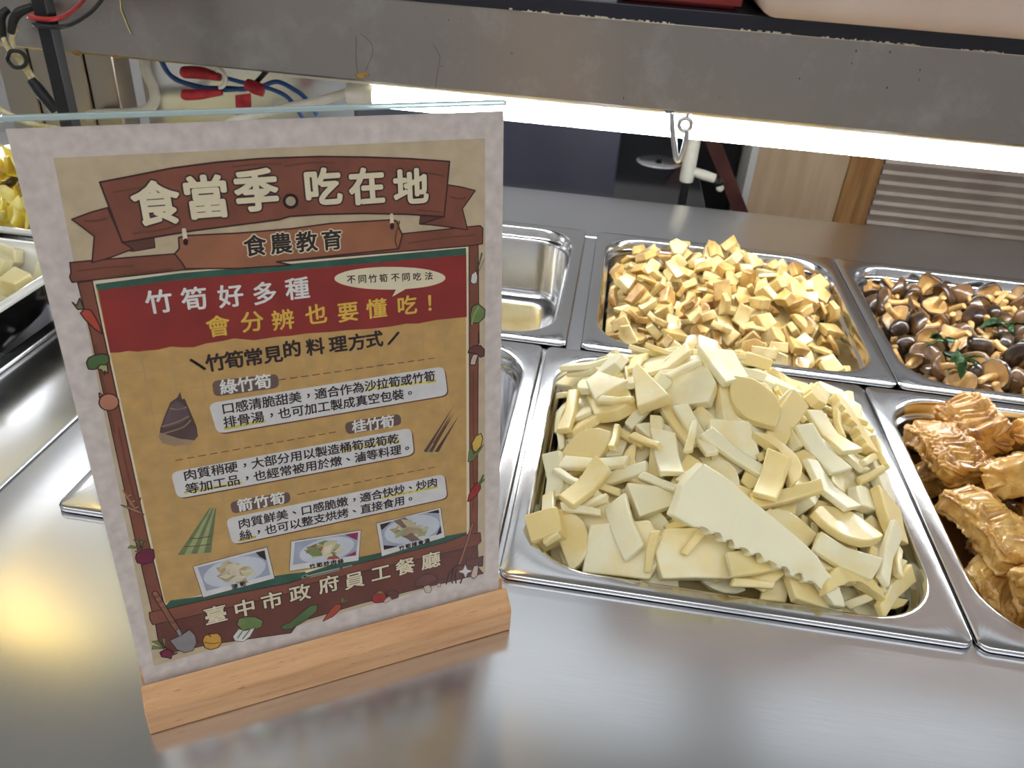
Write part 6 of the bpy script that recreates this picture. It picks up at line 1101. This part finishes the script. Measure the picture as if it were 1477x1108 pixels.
# low cabinet with a glossy black top
t = thing('hob_cabinet', 'low dark cabinet with glossy black top behind the counter', 'cabinet', (-.3, 1.75, FZ))
obj('body', bx(-.64, .505, -.42, .52, 0, .67, .004), M['slate'], t)
obj('top', bx(-.65, .515, -.43, .53, .6705, .70, .003), M['blackglass'], t)['label'] = 'glossy black glass top'
t = thing('partition_panel', 'slate grey upright panel behind the counter to the right of the poster', 'panel', (-.37, 2.42, FZ))
obj('panel', bx(-.50, .39, -.02, .02, 0, .93, .003), M['slate'], t); obj('foot', bx(-.50, .39, -.05, .05, 0, .02, .003), M['black'], t)
t = thing('pot_lid', 'round steel lid lying on the glossy black top', 'lid', (.118, 2.01, FZ+.7002))
obj('disc', lathe_bm([(0, .004), (.045, .004), (.054, .002), (.056, .0), (0, 0)], 40), M['pan'], t, smooth=True, auto=40)
obj('knob', lathe_bm([(0, .016), (.008, .015), (.009, .011), (.005, .004), (0, .004)], 20), M['black'], t, smooth=True)
t = thing('pump_dispenser', 'white pump dispenser with side lever on a dark stem', 'dispenser', (.146, 1.52, FZ+.7002))
obj('stem', lathe_bm([(0, 0), (.03, 0), (.03, .006), (.009, .01), (.008, .108), (0, .108)], 24), M['black'], t, smooth=True, auto=40)
obj('column', lathe_bm([(0, .106), (.0125, .106), (.0135, .112), (.0128, .26), (.010, .268), (0, .268)], 24), M['plastic'], t, smooth=True, auto=40)
l_ = tb([(.008, 0, .126), (.03, -.004, .122), (.052, -.006, .118)], [.008, .0095, .0085], n=14)
lv = obj('lever', l_, M['plastic'], t, smooth=True); obj('knob', bmesh_ball((.064, -.008, .102), .0075), M['plastic'], lv, smooth=True)
obj('lever_joint', tb([(.050, -.006, .118), (.058, -.008, .110), (.066, -.01, .116)], .0065, n=12), M['black'], lv, smooth=True)
t = thing('black_cabinet', 'black cabinet in shadow behind the pump dispenser', 'cabinet', (.19, 2.75, FZ))
obj('body', bx(-.185, .20, -.2, .25, 0, .93, .003), M['black'], t); obj('plinth', bx(-.17, .19, -.19, .24, -.0+.0, .0), M['black'], t) if 0 else None
tag(obj('wooden_plank', prism(bmesh.new(), [(.675, FZ), (.72, FZ), (.20, 0), (.155, 0)], 'y', 2.30, 2.33), M['redwood']), 'dark red wooden plank leaning beyond the black top', 'plank')
# pale cabinet, trim and shutter standing at the back
t = thing('wood_cabinet', 'pale wood cabinet with white edge standing behind the counter', 'cabinet', (.55, 2.6, FZ))
obj('side', bx(-.128, .130, -.20, .30, 0, 1.6, .002), M['lightwood'], t); obj('white_edge', bx(-.150, -.1285, -.205, .30, 0, 1.6, .003), M['whitepaint'], t)
t = thing('wooden_post', 'pair of oak boards beside the pale cabinet', 'post', (.73, 2.6, FZ))
obj('board', bx(-.049, -.001, -.205, .28, 0, 1.6, .002), M['oak'], t); obj('board', bx(.0, .055, -.165, .28, 0, 1.6, .002), M['oak'], t)
bm = bmesh.new(); pr_ = []
n_ = 52
for i in range(n_+1):
    z = 1.6*i/n_; pr_ += [(-.014, z), (-.010, z+.010), (.006, z+.018), (.006, z+.024)]
pr_ += [(.03, 1.64), (.03, 0)]
vs0 = [bm.verts.new((.055+.0, y, z)) for y, z in pr_]; vs1 = [bm.verts.new((1.30, y, z)) for y, z in pr_]
for i in range(len(pr_)): bm.faces.new((vs0[i], vs1[i], vs1[(i+1) % len(pr_)], vs0[(i+1) % len(pr_)]))
t = thing('roller_shutter', 'grey brown roller shutter of horizontal slats at far right', 'shutter', (.735, 2.45, FZ)); obj('slats', bm, M['slat'], t); obj('bottom_bar', bx(.056, 1.30, -.02, .034, -.0+.0, .03), M['slat'], t)
# ---------------------------------------------------------------- the poster stand
from mathutils.geometry import tessellate_polygon
def ink(name, rgb, v=.08, sc_=90):
    c = srgb(*rgb); d = tuple(x*(1-v*2) for x in c[:3])+(1,); u = tuple(min(1, x*(1+v)) for x in c[:3])+(1,)
    return noisy(mat('print_'+name, c, .6), d, u, sc_, 5, .3, .7)
INK = {n: ink(n, c, *a) for n, c, *a in [
    ('paper', (222, 204, 197), .09, 160), ('kraft_pale', (206, 182, 150), .07, 120), ('kraft', (205, 160, 96), .08, 110), ('cream', (236, 218, 186), .04), ('green', (52, 92, 76), .12, 150), ('red', (150, 42, 36), .09, 60),
    ('wood', (138, 76, 56), .12, 60), ('wood_light', (166, 104, 72), .1, 60), ('wood_dark', (112, 56, 44), .1, 60), ('wood_shade', (100, 58, 42), .1, 60), ('outline', (62, 22, 24), .05), ('grain', (110, 62, 40), .05), ('ink', (44, 22, 22), .05),
    ('white', (236, 230, 224), .05), ('yellow', (232, 186, 74), .05), ('white_box', (226, 218, 216), .05, 120), ('pill', (112, 86, 80), .06), ('highlight', (236, 216, 120), .05),
    ('shoot_dark', (92, 66, 62), .2, 100), ('shoot_mid', (112, 84, 88), .15, 100), ('shoot_light', (168, 138, 112), .1, 100), ('shoot_tip', (196, 196, 120), .1), ('asp', (120, 128, 84), .12), ('asp_light', (166, 172, 120), .12),
    ('dish_bg', (170, 172, 190), .08), ('plate', (208, 208, 216), .05), ('food_a', (222, 206, 180), .1), ('food_b', (204, 190, 150), .1), ('food_c', (184, 160, 124), .1), ('food_d', (178, 84, 66), .1), ('food_e', (128, 140, 84), .1), ('food_f', (132, 104, 92), .1), ('magenta', (158, 44, 92), .08),
    ('wave_light', (160, 186, 168), .05), ('leaf', (118, 140, 76), .15), ('leaf_dark', (84, 110, 62), .12), ('leaf_dull', (118, 112, 74), .1), ('carrot', (186, 72, 46), .1), ('stem_pale', (172, 176, 108), .1), ('onion', (194, 126, 98), .1), ('wheat', (180, 124, 92), .1),
    ('beet', (122, 24, 62), .1), ('handle', (170, 108, 84), .08), ('metal', (150, 140, 142), .08), ('pumpkin', (212, 156, 56), .1), ('tomato', (168, 40, 40), .1), ('mushroom', (112, 62, 56), .1), ('mush_stem', (214, 190, 174), .06), ('corn', (222, 184, 88), .1)]}
INK_I = {n: i for i, n in enumerate(INK)}
def glyph(ch, cache={}):
    """outline of one character as flat triangles, one em high, centred on its square"""
    if ch not in cache:
        cu = bpy.data.curves.new('lettering', 'FONT'); cu.body = ch; cu.size = 1; cu.resolution_u = 3; cu.align_x = 'CENTER'
        ob = bpy.data.objects.new('lettering', cu); C.objects.link(ob); bpy.context.view_layer.update()
        me = ob.evaluated_get(bpy.context.evaluated_depsgraph_get()).to_mesh()
        cache[ch] = ([(v.co.x, v.co.y) for v in me.vertices], [tuple(p.vertices) for p in me.polygons])
        bpy.data.objects.remove(ob); bpy.data.curves.remove(cu)
    return cache[ch]
g0 = glyph('國')[0]
GCX, GCY = (min(p[0] for p in g0)+max(p[0] for p in g0))/2, (min(p[1] for p in g0)+max(p[1] for p in g0))/2
class Sheet:
    """flat shapes laid over one another: each shape lies one step above whatever it covers"""
    STEP = 1.6e-5
    def __init__(s): s.bm = bmesh.new(); s.z = 0; s.m = {}; s.laid = []
    def lay(s, pts, grow=0):
        x0 = min(p[0] for p in pts)-grow; x1 = max(p[0] for p in pts)+grow; y0 = min(p[1] for p in pts)-grow; y1 = max(p[1] for p in pts)+grow
        n = 1+max([q[4] for q in s.laid if q[0] < x1 and q[1] > x0 and q[2] < y1 and q[3] > y0] or [-1])
        s.laid.append((x0, x1, y0, y1, n)); s.z = n*s.STEP
    def tri(s, pts, faces, col):
        vs = [s.bm.verts.new((x*.001, -s.z, y*.001)) for x, y in pts]
        for f in faces:
            try: s.bm.faces.new([vs[i] for i in f]).material_index = INK_I[col]
            except ValueError: pass
    def poly(s, pts, col):
        s.tri(pts, tessellate_polygon([[Vector((x, y, 0)) for x, y in pts]]), col)
    def disc(s, p, r, col): s.poly([(p[0]+r*math.cos(2*PI*k/10), p[1]+r*math.sin(2*PI*k/10)) for k in range(10)], col)
    def stroke(s, pts, w, col, closed=False):
        pts = [Vector(p) for p in pts]
        if len(pts) > 2 and not closed: pts = [p.to_2d() for p in smooth_path([p.to_3d() for p in pts], 4)]
        if closed: pts = pts+[pts[0]]
        for a, b in zip(pts, pts[1:]):
            d = b-a
            if d.length < 1e-6: continue
            n = Vector((-d.y, d.x)).normalized()*w
            s.poly([tuple(a+n), tuple(a-n), tuple(b-n), tuple(b+n)], col)
        for p in (pts if w > .3 else (pts[0], pts[-1])): s.disc(p, w, col)
    def letter(s, ch, x, y, size, col, bold):
        v, f = glyph(ch)
        if ch in '，、。': x += .3*size; y += .28*size
        n = 8 if bold > .4 else 6
        offs = [(bold*math.cos(2*PI*k/n), bold*math.sin(2*PI*k/n)) for k in range(n)]+[(0, 0)] if bold > 0 else [(0, 0)]
        z0 = s.z
        for q, (dx, dy) in enumerate(offs):
            s.z = z0+q*1.3e-6
            s.tri([(x+(a-GCX)*size+dx, y+(b-GCY)*size+dy) for a, b in v], f, col)
S_W, S_H, LEAN = .210, .2928, .12161
sign = thing('poster_stand', 'clear acrylic poster stand on a beech block with a printed bamboo shoot sheet', 'sign', (-.21617, .25385, 0), .54213)
sheet = Sheet()
def print_poly(pts, col): sheet.lay(pts); sheet.poly(pts, col)
print_poly([(0, -12), (210, -12), (210, 290), (0, 290)], 'paper')
for k, (col, pts, ol) in enumerate(PRINT):
    if ol < 0: sheet.lay(pts, -ol); sheet.stroke(pts, -ol, col)
    else:
        print_poly(pts, col)
        if ol: sheet.lay(pts, ol); sheet.stroke(pts, ol*.7, 'outline', True)
    if col == 'red':
        sheet.lay([p for g in PRINT_GRID for p in g])
        for a, b in PRINT_GRID: sheet.stroke([a, b], .13, 'food_c')
for body, p, q, size, col, bold, halo, hw in LETTERS:
    n = len(body)
    spots = [(p[0]+(q[0]-p[0])*(i/(n-1) if n > 1 else 0), p[1]+(q[1]-p[1])*(i/(n-1) if n > 1 else 0)) for i in range(n)]
    if halo:
        sheet.lay(spots, size*.55+bold+hw)
        for ch, (x, y) in zip(body, spots): sheet.letter(ch, x, y, size, halo, bold+hw)
    sheet.lay(spots, size*.55+bold)
    for ch, (x, y) in zip(body, spots): sheet.letter(ch, x, y, size, col, bold)
print('layers', max(q[4] for q in sheet.laid))
tilt = Matrix.Translation((0, 0, .030)) @ Matrix.Rotation(-LEAN, 4, 'X')
def seat(o): o.matrix_local = tilt; return o
pr = sheet.bm
mesh = bpy.data.meshes.new('printed_sheet'); pr.to_mesh(mesh); pr.free()
for m in INK.values(): mesh.materials.append(m)
po = link(bpy.data.objects.new('printed_sheet', mesh), sign); po['label'] = 'printed paper sheet about bamboo shoots'; seat(po)
acr = bpy.data.materials.new('clear_acrylic'); acr.use_nodes = True; t = acr.node_tree; t.nodes.clear()
out = t.nodes.new('ShaderNodeOutputMaterial'); mx = t.nodes.new('ShaderNodeMixShader'); tr = t.nodes.new('ShaderNodeBsdfTransparent'); gl = t.nodes.new('ShaderNodeBsdfGlossy'); fr = t.nodes.new('ShaderNodeFresnel')
tr.inputs[0].default_value = (.985, .995, .99, 1); gl.inputs['Roughness'].default_value = .03; fr.inputs['IOR'].default_value = 1.3
ge = t.nodes.new('ShaderNodeNewGeometry'); mu = t.nodes.new('ShaderNodeMath'); mu.operation = 'MULTIPLY'; iv = t.nodes.new('ShaderNodeMath'); iv.operation = 'SUBTRACT'; iv.inputs[0].default_value = 1
t.links.new(ge.outputs['Backfacing'], iv.inputs[1]); t.links.new(iv.outputs[0], mu.inputs[0]); t.links.new(fr.outputs[0], mu.inputs[1]); t.links.new(mu.outputs[0], mx.inputs[0]); t.links.new(tr.outputs[0], mx.inputs[1]); t.links.new(gl.outputs[0], mx.inputs[2]); t.links.new(mx.outputs[0], out.inputs[0])
M['acrylic'] = acr
M['acrylic_edge'] = mat('acrylic_edge', srgb(206, 226, 224), .15, 0, Transmission_Weight=.4)
a = bmesh.new(); box(a, -.0006, S_W+.0006, -.0024, -.0012, -.012, S_H, .0003)
seat(obj('front_panel', a, M['acrylic'], sign))
a = bmesh.new(); box(a, -.0006, S_W+.0006, .0004, .0022, -.012, S_H, .0003)
seat(obj('back_panel', a, M['acrylic'], sign))
a = bmesh.new(); box(a, -.0006, S_W+.0006, -.0024, .0022, S_H, S_H+.0022, .0004)
e = seat(obj('top_edge', a, M['acrylic_edge'], sign)); e['label'] = 'bright top edge of the acrylic'
wood = mat('beech_wood', srgb(208, 158, 108), .38); nt = NT(wood)
tc = nt.node('ShaderNodeTexCoord'); mp = nt.node('ShaderNodeMapping'); mp.inputs['Scale'].default_value = (1.2, 14, 14); nt.link(tc.outputs['Object'], mp.inputs[0])
n1 = nt.node('ShaderNodeTexNoise', Scale=14, Detail=6, Roughness=.6); nt.link(mp.outputs[0], n1.inputs['Vector'])
mp2 = nt.node('ShaderNodeMapping'); mp2.inputs['Scale'].default_value = (60, 700, 700); nt.link(tc.outputs['Object'], mp2.inputs[0])
n2 = nt.node('ShaderNodeTexNoise', Scale=2.2, Detail=2); nt.link(mp2.outputs[0], n2.inputs['Vector'])
r1 = nt.node('ShaderNodeValToRGB'); e0 = r1.color_ramp.elements; e0[0].position = .3; e0[0].color = srgb(196, 142, 92); e0[1].position = .7; e0[1].color = srgb(222, 174, 124); nt.link(n1.outputs[0], r1.inputs[0])
r2 = nt.node('ShaderNodeValToRGB'); e0 = r2.color_ramp.elements; e0[0].position = .66; e0[0].color = (0, 0, 0, 1); e0[1].position = .74; e0[1].color = (1, 1, 1, 1); nt.link(n2.outputs[0], r2.inputs[0])
mxc = nt.node('ShaderNodeMix', data_type='RGBA'); nt.link(r2.outputs[0], mxc.inputs[0]); nt.link(r1.outputs[0], mxc.inputs[6]); mxc.inputs[7].default_value = srgb(164, 112, 68)
nt.link(mxc.outputs[2], nt.b.inputs['Base Color'])
M['beech'] = wood
bm = bmesh.new()
# profile across the block: upright front face, sloping top up to the slot, slot, back slope
prism(bm, [(-.0134, .0002), (-.0134, .0180), (-.0028, .0292), (-.0036, .0165), (.0022, .0160), (.0040, .0298), (.0120, .0296), (.0300, .0183), (.0300, .0002)], 'x', -.002, S_W+.0045)
bmesh.ops.recalc_face_normals(bm, faces=bm.faces)
bmesh.ops.bevel(bm, geom=[e for e in bm.edges if e.calc_face_angle(0) > .2], offset=.0009, segments=2, profile=.5, affect='EDGES', clamp_overlap=True)
obj('wooden_base', bm, M['beech'], sign)['label'] = 'beech wood block base'
